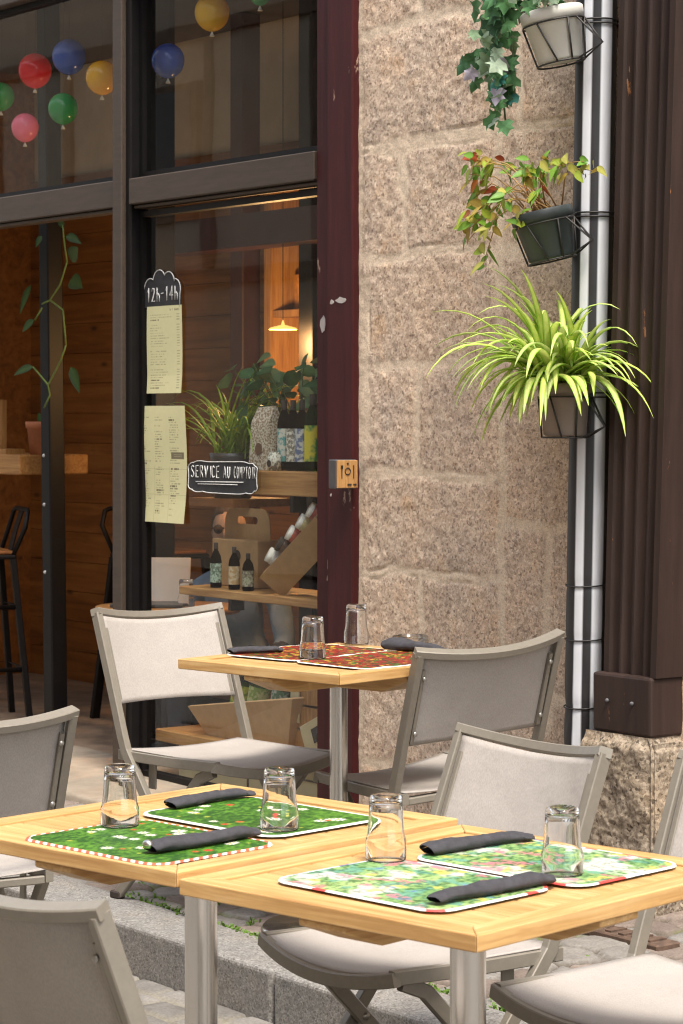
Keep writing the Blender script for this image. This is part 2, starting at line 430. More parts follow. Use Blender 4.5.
def voro(x, y, jit=.8):
    """jittered cells: distance to the cell border and the cell's id numbers"""
    xi = np.floor(x); yi = np.floor(y); f1 = np.full(x.shape, 9.); f2 = np.full(x.shape, 9.)
    ca = np.zeros(x.shape); cb = np.zeros(x.shape)
    for i in (-2, -1, 0, 1, 2):
        for j in (-2, -1, 0, 1, 2):
            a = xi+i; b = yi+j
            dx = a+.5+(hsh(a, b, 1)-.5)*jit-x; dy = b+.5+(hsh(a, b, 2)-.5)*jit-y
            d = np.sqrt(dx*dx+dy*dy)
            nw = d < f1
            f2 = np.where(nw, f1, np.minimum(f2, d)); f1 = np.where(nw, d, f1)
            ca = np.where(nw, a, ca); cb = np.where(nw, b, cb)
    return f2-f1, ca, cb
def lerp(a, b, t): return a*(1-t)+b*t
def cgrid(shape, c): return np.ones(shape+(3,))*np.array(c)

# ================================================================ GROUND
def ground():
    mb = MB(); mb.box((0, -3, -.20), (60, 60, .3)); o = mb.build('road', MT['kerb']); tag(o, kind='structure')
    # setts of the street near the tables
    x = np.arange(-2.2, 6.2, .016); y = np.arange(-4.2, -1.30, .016)
    X, Y = np.meshgrid(x, y, indexing='ij')
    row = np.floor(Y/.115); off = hsh(row, row*0, 5)*.2
    wx = X+.012*(fbm(X*9, Y*9, 2, 3)-.5); wy = Y+.012*(fbm(X*9, Y*9, 2, 8)-.5)
    row = np.floor(wy/.115); off = (row % 2)*.085+hsh(row, row*0, 5)*.03
    cx = (wx+off)/.17; cell = np.floor(cx)
    d = np.minimum(np.minimum(cx-cell, 1-(cx-cell))*.17, np.minimum(wy/.115-row, 1-(wy/.115-row))*.115)
    j = 1-sstep(.004, .012, d)
    Z = -.004-.012*j+.006*(fbm(X*14, Y*14, 3, 2)-.5)+.005*(hsh(cell, row, 9)-.5)
    t = hsh(cell, row, 4)[..., None]
    c = lerp(cgrid(X.shape, (.17, .162, .15)), cgrid(X.shape, (.26, .248, .232)), t)
    c = lerp(c, cgrid(X.shape, (.25, .23, .165)), j[..., None]*.8)
    P = np.stack([X, Y, Z], -1); o = gridmesh('street_setts', P, c, MT['pave']); tag(o, kind='structure')
    # pavement of irregular flat stones
    x = np.arange(-2.9, 4.2, .011); y = np.arange(-1.10, .02, .011)
    X, Y = np.meshgrid(x, y, indexing='ij')
    wx = X+.05*(fbm(X*5, Y*5, 3, 3)-.5); wy = Y+.05*(fbm(X*5, Y*5, 3, 8)-.5)
    d, a, b = voro(wx/.15, wy/.125, .75)
    j = 1-sstep(.02, .13, d)
    Z = .116+.022*(Y+1.1)-.014*j+.012*(fbm(X*7, Y*7, 4, 2)-.5)+.010*(hsh(a, b, 9)-.5)
    t = hsh(a, b, 4)[..., None]; u = hsh(a, b, 6)[..., None]
    c = lerp(cgrid(X.shape, (.19, .155, .135)), cgrid(X.shape, (.30, .25, .22)), t)
    c = lerp(c, cgrid(X.shape, (.25, .24, .225)), (u > .55)*1.0)
    c = lerp(c, cgrid(X.shape, (.085, .068, .050)), j[..., None]*.9)
    ms = (sstep(.46, .54, fbm(X*4, Y*4, 3, 21))*sstep(.25, .75, j))[..., None]
    c = lerp(c, cgrid(X.shape, (.13, .17, .03)), ms*.9)
    P = np.stack([X, Y, Z], -1); o = gridmesh('pavement', P, c, MT['pave']); tag(o, kind='structure')
    # kerb stones
    mb = MB(); x0 = -2.9
    for L in (1.1, .95, 1.25, 1.05, .78, 1.3, 1.2):
        mb.box((x0+L/2, -1.195, -.02), (L-.012, .21, .29), None, .012, 3); x0 += L
    o = mb.build('kerb', MT['kerb']); tag(o, kind='structure')
    # moss tufts in the joints
    mb = MB(); r = random.Random(3)
    for k in range(330):
        if r.random() < .6: px, py = r.uniform(.3, 2.6), -1.09+r.gauss(0, .008)
        else: px, py = r.uniform(.2, 3.6), r.uniform(-1.08, -.4)
        if r.random() < .45: continue
        for q in range(9):
            a = r.uniform(0, 6.28); l = r.uniform(.006, .018); bx, by = px+r.gauss(0, .02), py+r.gauss(0, .008)
            h = r.uniform(.006, .016); w = .004
            mb.raw([(bx, by, .108), (bx+l*math.cos(a)+w*math.sin(a), by+l*math.sin(a)-w*math.cos(a), .114+h),
                    (bx+l*math.cos(a)-w*math.sin(a), by+l*math.sin(a)+w*math.cos(a), .114+h)], [(0, 1, 2)], False,
                   [(.05, .10, .012), (.16, .28, .03), (.12, .24, .03)])
    tag(mb.build('moss', MT['leaf'], recalc=False), 'green moss growing in the pavement joints', 'moss', kind='stuff')
    # door slab
    x = np.arange(-4.6, -.20, .02); y = np.concatenate([[-.372, -.366], np.arange(-.36, .3, .02)])
    X, Y = np.meshgrid(x, y, indexing='ij')
    Z = .160+.010*(fbm(X*4, Y*4, 4, 4)-.5); Z[:, 0] = .10; Z[:, 1] -= .012
    Y = Y+.03*(fbm(X*3, X*0, 3, 4)-.5)*(Y < -.3)
    o = gridmesh('doorstep_slab', np.stack([X, Y, Z], -1), None, MT['cement'])
    tag(o, 'worn cement doorstep slab in front of the shop opening', 'doorstep')
    mb = MB(); mb.use(M('rusty iron', (.10, .06, .04), .8, .4, 40, .3, 80)).box((1.64, -.345, .136), (.50, .085, .02), None, .004)
    for k in range(9): mb.box((1.44+k*.05, -.345, .148), (.022, .06, .006))
    tag(mb.build('drain_cover', None), 'rusty dark drain grating strip in the pavement by the footing', 'drain cover')
ground()

# ================================================================ STONE WALL
def seg_d(X, Z, a, b):
    ax, az = a; bx, bz = b; vx, vz = bx-ax, bz-az; L = vx*vx+vz*vz+1e-9
    t = np.clip(((X-ax)*vx+(Z-az)*vz)/L, 0, 1)
    return np.hypot(X-ax-t*vx, Z-az-t*vz)
def stone_wall():
    x = np.arange(.088, 1.66, .0065); z = np.arange(.06, 3.6, .0065)
    X, Z = np.meshgrid(x, z, indexing='ij')
    J = [((0, 3.17), (1.7, 3.18)), ((.08, 2.765), (.42, 2.782)), ((.42, 2.782), (.80, 2.765)), ((.43, 2.78), (.43, 3.17)), ((.80, 2.765), (1.7, 2.75)),
         ((.08, 2.395), (1.7, 2.392)), ((.90, 2.39), (.90, 2.76)), ((.335, 2.39), (.352, 2.04)), ((.08, 2.038), (.785, 2.03)), ((.785, 2.03), (1.15, 2.0)),
         ((.80, 2.39), (.82, 1.19)), ((.20, 1.681), (.80, 1.68)), ((.413, 1.675), (.413, 1.335)), ((.10, 1.33), (.82, 1.335)),
         ((.82, 1.70), (1.2, 1.68)), ((.83, 1.195), (1.05, 1.185)), ((1.03, 1.18), (1.03, .60)), ((.82, 1.19), (.83, .60)), ((.08, 1.005), (.83, 1.02)),
         ((.43, 1.0), (.43, .68)), ((.08, .68), (1.7, .69)), ((.6, .68), (.6, .38)), ((.08, .385), (1.7, .38)), ((.95, .38), (.95, 0)), ((.3, .38), (.3, 0)),
         ((1.07, 1.19), (1.7, 1.25)), ((1.2, 1.7), (1.7, 1.7))]
    wx = X+.045*(fbm(X*7, Z*7, 4, 3)-.5); wz = Z+.045*(fbm(X*7, Z*7, 4, 9)-.5)
    d = np.full(X.shape, 9.)
    for a, b in J: d = np.minimum(d, seg_d(wx, wz, a, b))
    patch = sstep(.5, .7, fbm(X*3, Z*3, 3, 5)); n0 = fbm(X*60, Z*60, 3, 41)
    edge = np.minimum((X-.085)*1.0, 9)-.04*((Z > 1.38)*(Z < 1.98)) - .02
    d = np.minimum(d, np.maximum(edge+.03*(fbm(X*4, Z*4, 3, 15)-.45), 0))
    wid = .011+.014*patch
    j = 1-sstep(wid, wid+.010, d+.010*(n0-.5))
    n1 = fbm(X*9, Z*9, 4, 1); n2 = fbm(X*42, Z*42, 4, 6)
    h = (1-j)*(.0045+.006*(n1-.45)+.007*(n2-.45)+.001*sstep(.0, .05, d-wid)) + j*(.003+.006*(n1-.45)+.004*(n2-.45))
    crack = (1-sstep(.0, .006, np.abs(d-wid-.004)))*sstep(.5, .6, fbm(X*5, Z*5, 2, 31))
    h = h-.005*crack
    Y = -h
    blk = .94+.12*vnoise(np.floor(Z/.36)*3.1, np.floor((X+.2*np.floor(Z/.36))/.4)*2.3, 4)
    col = np.stack([j*.85, np.clip(lerp(blk, np.ones_like(blk)*1.0, j), 0, 1.2), j*0], -1)
    ob = gridmesh('stone_wall', np.stack([X, Y, Z], -1), col, MT['wall'])
    tag(ob, 'pinkish beige granite block wall with pale mortar joints beside the window', 'wall')
    mb = MB(); mb.box((.93, .20, 1.8), (1.60, .36, 3.5)); mb.build('wall_core', MT['footing'], ob)
    # carrying masonry above and to both sides, out of the picture
    for c, d, lab in (((-1.3, .25, 4.75), (6.8, .5, 2.3), 'plastered upper storey front above the shop window'), ((-8.2, .25, 2.95), (7.0, .5, 5.9), 'plastered house front left of the open doorway'), ((5.2, .45, 2.95), (6.0, .3, 5.9), 'plastered house front right of the brown pillar')):
        mb = MB(); mb.box(c, d); tag(mb.build('plastered_facade', MT['plaster']), lab, 'house front')
stone_wall()

def pillar():
    t = thing('fluted_pillar', 'dark brown fluted wooden pillar on a square block right of the striped pipe', 'pillar', (1.372, -.10, .63))
    ln = .034
    def X(x, z): return x+ln*z
    # fluted shaft : profile swept up with a lean
    pts = []
    n = 60
    for i in range(n+1):
        u = i/n*.206
        g = 0
        for k in range(4):
            c = .026+.047*k+.006
            dd = abs(u-c-.01)
            if dd < .019: g = -.011*math.sqrt(max(0, 1-(dd/.019)**2))
        pts.append((u, -g*-1 if False else -(-g)))
    vs = []; fs = []
    rows = [(.165, 0), (.17, 0), (3.2, 0)]
    for z, _ in rows:
        for u, g in pts: vs.append((X(u*(1+.04*z), z), -g, z))
        vs.append((X(.206*(1+.04*z), z), .40, z)); vs.append((X(0, z), .40, z))
    m = n+3
    for i in range(2):
        for k in range(m): fs.append((i*m+k, i*m+(k+1) % m, (i+1)*m+(k+1) % m, (i+1)*m+k))
    mb = MB(); mb.raw(vs, fs, False); mb.build('shaft', MT['pillar'], t)
    mb = MB()
    mb.raw([(X(.20*(1+.04*z)+dx, z), dy, z) for z in (.165, 3.2) for dx, dy in ((0, -.012), (.022, -.012), (.022, .42), (0, .42))],
           [(0, 1, 5, 4), (1, 2, 6, 5), (2, 3, 7, 6), (3, 0, 4, 7)], False)
    mb.build('corner_board', MT['pillar'], t)
    mb = MB(); mb.box((.104, .19, .083), (.236, .43, .166), None, .008, 2)
    mb.use(MT['pillar'])
    b = mb.build('block', MT['pillar'], t)
    for x in (.05, .15): mb = MB(); mb.ball((x, -.028, .09), .006, 8, 6); mb.build('screw', MT['drain_grey'], b)
    # stone under it
    z = np.linspace(0, 1, 150)
    U, V = np.meshgrid(np.linspace(0, .75, 190), z, indexing='ij')
    xx = np.where(U < .28, U+1.335, 1.615+.0*U); yy = np.where(U < .28, -.145, -.145+(U-.28))
    zz = .06+V*.57
    n1 = fbm(U*9, V*6, 4, 2); n2 = fbm(U*38, V*24, 4, 5)
    n3 = fbm(U*85, V*52, 3, 11); dsp = .024*(n1-.5)+.008*(n2-.5)+.005*(n3-.5)
    rc = np.exp(-((U-.28)/.03)**2)*.02; tp = sstep(.93, 1, V)*.02
    nx = np.where(U < .28, 0, 1.); ny = np.where(U < .28, -1., 0)
    blend = sstep(.25, .31, U); nx = blend; ny = -(1-blend)
    P = np.stack([xx+nx*(dsp-rc-tp)-.0, yy+ny*(dsp-rc-tp), zz], -1)
    ob = gridmesh('stone_footing', P, None, MT['footing'], None, True)
    tag(ob, 'rough chiselled granite footing stone under the brown pillar', 'footing')
    mb = MB(); mb.box((1.475, .23, .335), (.26, .70, .56)); mb.build('core', MT['footing'], ob)
    mb = MB(); mb.tube([(1.70, .12, .60), (1.70, .11, .45), (1.71, .06, .30), (1.72, .0, .12)], .055, 16)
    mb.tube([(1.70, .12, .60), (1.70, .121, .585)], .062, 16)
    tag(mb.build('waste_pipe', MT['drain_grey']), 'grey rubber pipe end beside the chiselled footing at the right edge', 'pipe')
pillar()

def downpipe():
    lean = .025
    t = thing('striped_downpipe', 'twin drainpipe wrapped in black and white vertical stripes between wall and pillar', 'drainpipe', (1.247, -.065, .12))
    n, m = 72, 240
    A = np.linspace(0, 2*np.pi, n); Zs = np.linspace(0, 3.3, m)
    a, z = np.meshgrid(A, Zs, indexing='ij')
    # stripes are printed on the wrap
    bounds = [(-90, -36, 0), (-36, -11, 1), (-11, 17, 0), (17, 50, 1), (50, 96, 0), (96, 135, 1), (135, 175, 0), (175, 215, 1), (215, 270, 0)]
    ang = np.degrees(a)  # 0 = +camera right; re-zeroed on the direction facing the street corner
    view = -42.6
    rel = (ang-view+90+360) % 360-90
    white = np.zeros(a.shape)
    for lo, hi, w in bounds: white = np.where((rel >= lo) & (rel < hi), w, white)
    wr = sstep(.78, .45, z)
    rr = .0585+.0035*wr*(fbm(a*2.5, z*9, 3, 4)-.5)*2-.002*sum(np.exp(-((z-zz)/.012)**2) for zz in (.565, .76, .915))*1.2
    rr = rr+.0025*wr*np.sin(z*38+a*2)*.5
    X = rr*np.cos(a)+lean*z; Y = rr*np.sin(a)
    c = np.where(white[..., None] > .5, np.array([.60, .61, .64]), np.array([.016, .015, .016]))
    gridmesh('wrap', np.stack([X, Y, z], -1), c, MT['stripe'], t)
    def pipepos(z): return Vector((lean*z, 0, z))
    for zz in (.565, .76, .915):
        mb = MB(); mb.tube([pipepos(zz)+Vector((.0605*math.cos(k*math.pi/12), .0605*math.sin(k*math.pi/12), .004*math.sin(k*math.pi/12))) for k in range(24)], .0022, 6, True)
        mb.build('wire_tie', MT['iron'], t)
    mb = MB(); mb.tube([(.045, .035, .72), (.055, .040, .69), (.060, .042, .64), (.055, .040, .59), (.045, .035, .56)], lambda q: .004+.011*math.sin(math.pi*q), 10)
    mb.build('loose_wrap', MT['black'], t)
downpipe()

# ================================================================ SHOP FRONT
def shopfront():
    t = thing('shopfront', 'brown grey glazed shop front with transom, tall mullion and large panes', 'shop front', (0, 0, 0))
    def board(name, x0, x1, z0, z1, y0, y1, m='shopframe', bev=.004):
        mb = MB(); mb.box(((x0+x1)/2, (y0+y1)/2, (z0+z1)/2), (x1-x0, y1-y0, z1-z0), None, bev); return mb.build(name, MT[m], t)
    board('mullion', -1.462, -1.395, .16, 3.2, .0, .10)
    board('mullion_bead', -1.394, -1.356, .16, 3.2, .018, .10, 'black')
    board('transom', -4.57, -1.464, 2.315, 2.418, .006, .10); board('transom', -1.354, -.165, 2.318, 2.416, .006, .10)
    board('transom_bead', -4.57, -1.464, 2.300, 2.314, .025, .09); board('transom_bead', -1.354, -.165, 2.304, 2.3165, .028, .09)
    board('head_rail', -4.57, -.165, 3.202, 3.32, .0, .10)
    board('jamb', -4.69, -4.57, .16, 3.2, .0, .10)
    for (x0, x1, z0, z1) in ((-1.354, -.165, 2.42, 3.2), (-4.568, -1.464, 2.42, 3.2), (-1.354, -.165, .16, 2.294)):
        mb = MB(); w = .022; y = .075
        for bx in (((x0+w/2), (z0+z1)/2, w, z1-z0), (x1-w/2, (z0+z1)/2, w, z1-z0), ((x0+x1)/2, z0+w/2, x1-x0-2*w, w), ((x0+x1)/2, z1-w/2, x1-x0-2*w, w)):
            mb.box((bx[0], y, bx[1]), (bx[2], .04, bx[3]))
        fr = mb.build('sash', MT['black'], t)
        mb = MB(); mb.box(((x0+x1)/2, .075, (z0+z1)/2), (x1-x0-2*w+.004, .002, z1-z0-2*w+.004)); 
        # one sheet only: keep the front face
        bm = mb.bm
        bm.faces.ensure_lookup_table()
        kill = [f for f in bm.faces if f.calc_center_median().y > .0745]
        bmesh.ops.delete(bm, geom=kill, context='FACES')
        mb.build('pane', MT['pane'], fr)
    board('bottom_rail', -1.354, -.165, .05, .158, .02, .10, 'black')
    # painted post at the corner
    p = thing('door_post', 'aubergine painted wooden post with chipped paint between window and stone wall', 'post', (0, 0, .1))
    mb = MB(); mb.box((.030, .05, 1.6), (.140, .16, 3.2), None, .004); mb.build('board', MT['post'], p)
    mb = MB(); mb.box((-.102, .06, 1.6), (.122, .09, 3.2), None, .006); mb.build('moulding', MT['post'], p)
    mb = MB(); mb.box((-.044, .028, 1.6), (.012, .09, 3.2), None, .003); mb.build('bead', MT['post'], p)
    r = random.Random(5); bare = M('bare filler patch', (.42, .38, .36), .8, .1)
    def chip(cx, cz, w, h, y):
        mb = MB()
        o = [(cx+w*math.cos(k*.628)*r.uniform(.6, 1.1), cz+h*math.sin(k*.628)*r.uniform(.6, 1.1)) for k in range(10)]
        mb.plate(o, .0012, Matrix(((1, 0, 0, 0), (0, 0, 1, y), (0, 1, 0, 0), (0, 0, 0, 1)))); mb.build('paint_patch', bare, p)
    q = W(323, 325, .015); chip(q.x, q.z-.1, .016, .032, .0138)
    q = W(341, 300, -.03); chip(q.x+.0, q.z-.1, .03, .011, -.0312); q = W(332, 302, -.03); chip(q.x, q.z-.1, .012, .01, -.0312)
    q = W(331, 495, -.03); chip(q.x, q.z-.1, .005, .006, -.0312)
    # little wooden sign box on the post, its face turned along the street
    z0, z1, y0, y1, x1 = 1.283, 1.378, -.118, -.0325, .128
    w = thing('sign_box', 'small grey box with a wooden face fixed to the aubergine post', 'sign', (.03, -.032, z0))
    w.location = (x1, y1, z0); hh = z1-z0; dd = y1-y0
    mb = MB(); mb.box((-.021, -dd/2, hh/2), (.042, dd, hh), None, .003); mb.build('housing', MT['boxgrey'], w)
    mb = MB(); mb.box((.0035, -dd/2, hh/2), (.006, dd*.97, hh*.95), None, .0015); f = mb.build('face', MT['shelf_z'], w)
    mb = MB(); x = .0075
    mb.box((x, -dd*.78, hh*.58), (.002, .003, hh*.45)).box((x, -dd*.22, hh*.58), (.002, .003, hh*.45))
    mb.box((x, -dd*.78, hh*.74), (.002, .008, hh*.13))
    mb.tube([(x, -dd*.5+.011*math.cos(k*.5236), hh*.6+.011*math.sin(k*.5236)) for k in range(12)], .0018, 6, True)
    mb.box((x, -dd*.5, hh*.86), (.002, .006, .006))
    mb.box((x, -dd*.42, hh*.14), (.002, dd*.18, .006)).box((x, -dd*.16, hh*.14), (.002, dd*.14, .006))
    mb.build('pictogram', MT['mark'], f)
shopfront()

# ---------------------------------------------------------------- hand chalked lettering
G = {'S': [[(.9, .85), (.6, 1), (.2, .9), (.15, .68), (.5, .52), (.85, .35), (.8, .1), (.4, 0), (.08, .12)]],
     'E': [[(.85, 1), (.15, .97), (.12, 0), (.85, .02)], [(.13, .52), (.7, .54)]],
     'R': [[(.12, 0), (.12, 1), (.7, .96), (.82, .75), (.65, .55), (.13, .5)], [(.4, .52), (.9, 0)]],
     'V': [[(.05, 1), (.48, 0), (.95, 1)]], 'I': [[(.5, 1), (.5, 0)]], 'C': [[(.9, .85), (.55, 1), (.18, .75), (.12, .3), (.45, 0), (.9, .12)]],
     'A': [[(.05, 0), (.5, 1), (.95, 0)], [(.22, .36), (.78, .36)]], 'U': [[(.1, 1), (.1, .25), (.4, 0), (.75, .1), (.88, .35), (.88, 1)]],
     'O': [[(.5, 1), (.15, .8), (.08, .4), (.35, 0), (.7, .05), (.92, .45), (.8, .85), (.5, 1)]],
     'M': [[(.05, 0), (.15, 1), (.5, .35), (.85, 1), (.97, 0)]], 'P': [[(.15, 0), (.15, 1), (.7, .95), (.82, .75), (.6, .5), (.15, .48)]],
     'T': [[(.05, .97), (.95, 1)], [(.5, .98), (.48, 0)]], '1': [[(.2, .7), (.6, 1), (.6, 0)]],
     '2': [[(.12, .75), (.3, .98), (.7, .95), (.8, .7), (.1, .02), (.92, .05)]], '4': [[(.7, 0), (.65, 1), (.05, .35), (.95, .35)]],
     'h': [[(.15, 1), (.15, 0)], [(.15, .4), (.5, .58), (.8, .42), (.82, 0)]], '-': [[(.1, .45), (.85, .5)]], ' ': []}
def lettering(mb, text, x0, z0, adv, h, y, wd=.7, lw=.0028, slope=0):
    x = x0
    for i, ch in enumerate(text):
        for st in G[ch]:
            pts = [Vector((x+p[0]*adv*wd, y, z0+p[1]*h+slope*i)) for p in st]
            mb.tube(pts, lw, 5)
        x += adv*(.55 if ch == 'I' else .6 if ch == ' ' else 1)
def cloud(w, h, nx, nz, depth):
    """scalloped outline"""
    pts = []; n = 120
    for k in range(n):
        a = 2*math.pi*k/n; c, q = math.cos(a), math.sin(a)
        e = .36; bx = math.copysign(abs(c)**e, c); bz = math.copysign(abs(q)**e, q)
        sc = .91+.085*abs(math.sin(a*5.5+.4))**.7 if abs(c) < .97 else .96
        pts.append((w/2+w/2*bx*(.97+.03*abs(math.sin(a*5))), h/2+h/2*bz*sc))
    return pts
XZ = lambda x, y, z: Matrix(((1, 0, 0, x), (0, 0, -1, y), (0, 1, 0, z), (0, 0, 0, 1)))
def signs():
    yg = .070
    # opening hours plaque
    a = W(146, 308, yg); b = W(181, 275, yg); w, h = b.x-a.x, b.z-a.z
    t = thing('hours_sign', 'black scalloped chalkboard reading 12h-14h on the window above the menus', 'sign', (a.x, yg, a.z))
    out = [(0, 0), (w, 0)]
    for i, (cx, r0, zc) in enumerate(((w*.86, w*.16, h*.55), (w*.68, w*.17, h*.78), (w*.42, w*.18, h*.84), (w*.16, w*.17, h*.6))):
        for k in range(7):
            ang = R(-25+i*28)+R(120)*k/6; out.append((cx+r0*math.cos(ang), zc+r0*math.sin(ang)))
    mb = MB(); mb.plate(out, .004, XZ(0, 0, 0)); mb.build('board', MT['slate'], t)
    mb = MB(); lettering(mb, '12h', w*.05, h*.18, w*.145, h*.46, -.0055, .72, .0019); lettering(mb, '-', w*.465, h*.30, w*.10, h*.3, -.0055, .8, .0019); lettering(mb, '14h', w*.575, h*.20, w*.138, h*.46, -.0055, .72, .0019)
    mb.tube([Vector((p[0], -.0055, p[1])) for p in out[1:]], .0018, 5); mb.build('chalk_writing', MT['chalk'], t)
    # counter service cloud
    a = W(189, 492, yg); b = W(259, 462, yg); w, h = b.x-a.x, b.z-a.z
    t = thing('service_sign', 'black cloud shaped chalkboard reading SERVICE AU COMPTOIR on the window', 'sign', (a.x, yg, a.z))
    out = cloud(w, h, 5, 2, 0); mb = MB(); mb.plate(out, .004, XZ(0, 0, 0)); mb.build('board', MT['slate'], t)
    mb = MB(); lettering(mb, 'SERVICE', w*.05, h*.48, w*.066, h*.36, -.0055, .72, .0017); lettering(mb, 'AU', w*.52, h*.48, w*.056, h*.35, -.0055, .72, .0017); lettering(mb, 'COMPTOIR', w*.668, h*.49, w*.041, h*.35, -.0055, .78, .0011)
    mb.tube([(w*.12, -.0055, h*.34), (w*.80, -.0055, h*.37)], .0018, 5); mb.tube([(w*.15, -.0055, h*.27), (w*.72, -.0055, h*.29)], .0016, 5)
    mb.tube([Vector((p[0], -.0055, p[1])) for p in out], .0016, 5, True); mb.build('chalk_writing', MT['chalk'], t)
    def sheet(name, label, p0, p1, seed, big):
        a = W(*p0, yg-.002); b = W(*p1, yg-.002); w, h = b.x-a.x, a.z-b.z
        nx, nz = (150, 214) if not big else (170, 260)
        u, v = np.meshgrid(np.linspace(0, 1, nx), np.linspace(0, 1, nz), indexing='ij')
        c = cgrid(u.shape, (.60, .57, .33)); r = np.random.RandomState(seed)
        ink = np.zeros(u.shape)
        cols = [(.10, .92)] if not big else [(.08, .34), (.38, .63), (.67, .95)]
        for (c0, c1) in cols:
            z = .10
            while z < .95:
                k = r.rand(); L = r.uniform(.3, 1.0); hd = k < .16
                th = .007 if hd else .0042
                x0, x1 = (c0, c0+(c1-c0)*L*.8)
                if hd and not big: x0, x1 = c0, c0+.25
                m = (np.abs(v-z) < th) & (u > x0) & (u < x1)
                tex = (vnoise(u*90, v*0+z*500, seed) > (.30 if hd else .42))
                ink = np.maximum(ink, m*tex*(1.0 if hd else .62))
                if not big: ink = np.maximum(ink, ((np.abs(v-z) < th) & (u > .85) & (u < .93))*.6)
                z += .030 if not big else .021
                if r.rand() < .12: z += .03
        if big:
            box = (np.abs(u-.82) < .125) & (np.abs(v-.425) < .028); ink = np.maximum(ink, box*1.0)
            for gx in (.36, .65): ink = np.maximum(ink, (np.abs(u-gx) < .004)*(v > .52)*.45)
            for gz in (.54, .76): ink = np.maximum(ink, (np.abs(v-gz) < .002)*.4)
        else:
            ink = np.maximum(ink, ((np.abs(v-.045) < .012) & (u > .66) & (u < .93))*(vnoise(u*60, v*60, 3) > .45)*.7)
        c = lerp(c, cgrid(u.shape, (.10, .075, .05)), ink[..., None]*.85)
        if big: box2 = ((np.abs(u-.82) < .08) & (np.abs(np.abs(v-.425)-.008) < .003))[..., None]; c = lerp(c, cgrid(u.shape, (.5, .45, .3)), box2*.7)
        Y = -.004*np.sin(v*5+u*2)*(1 if big else .4)-.004*(v > .8)*(v-.8)*4
        P = np.stack([u*w+.012*w*np.sin(v*4)*(1 if big else 0), Y-.004, -v*h], -1)
        o = gridmesh(name, P, c, MT['paper'], None, True, True); o.location = (a.x, yg, a.z); tag(o, label, 'menu')
    sheet('menu_sheet', 'smaller yellow menu sheet taped to the window under the 12h-14h board', (147.5, 307), (182.5, 393), 3, False)
    sheet('menu_sheet', 'larger yellow menu sheet with a dark square, taped left of the service cloud', (137, 406), (186, 524), 8, True)
signs()

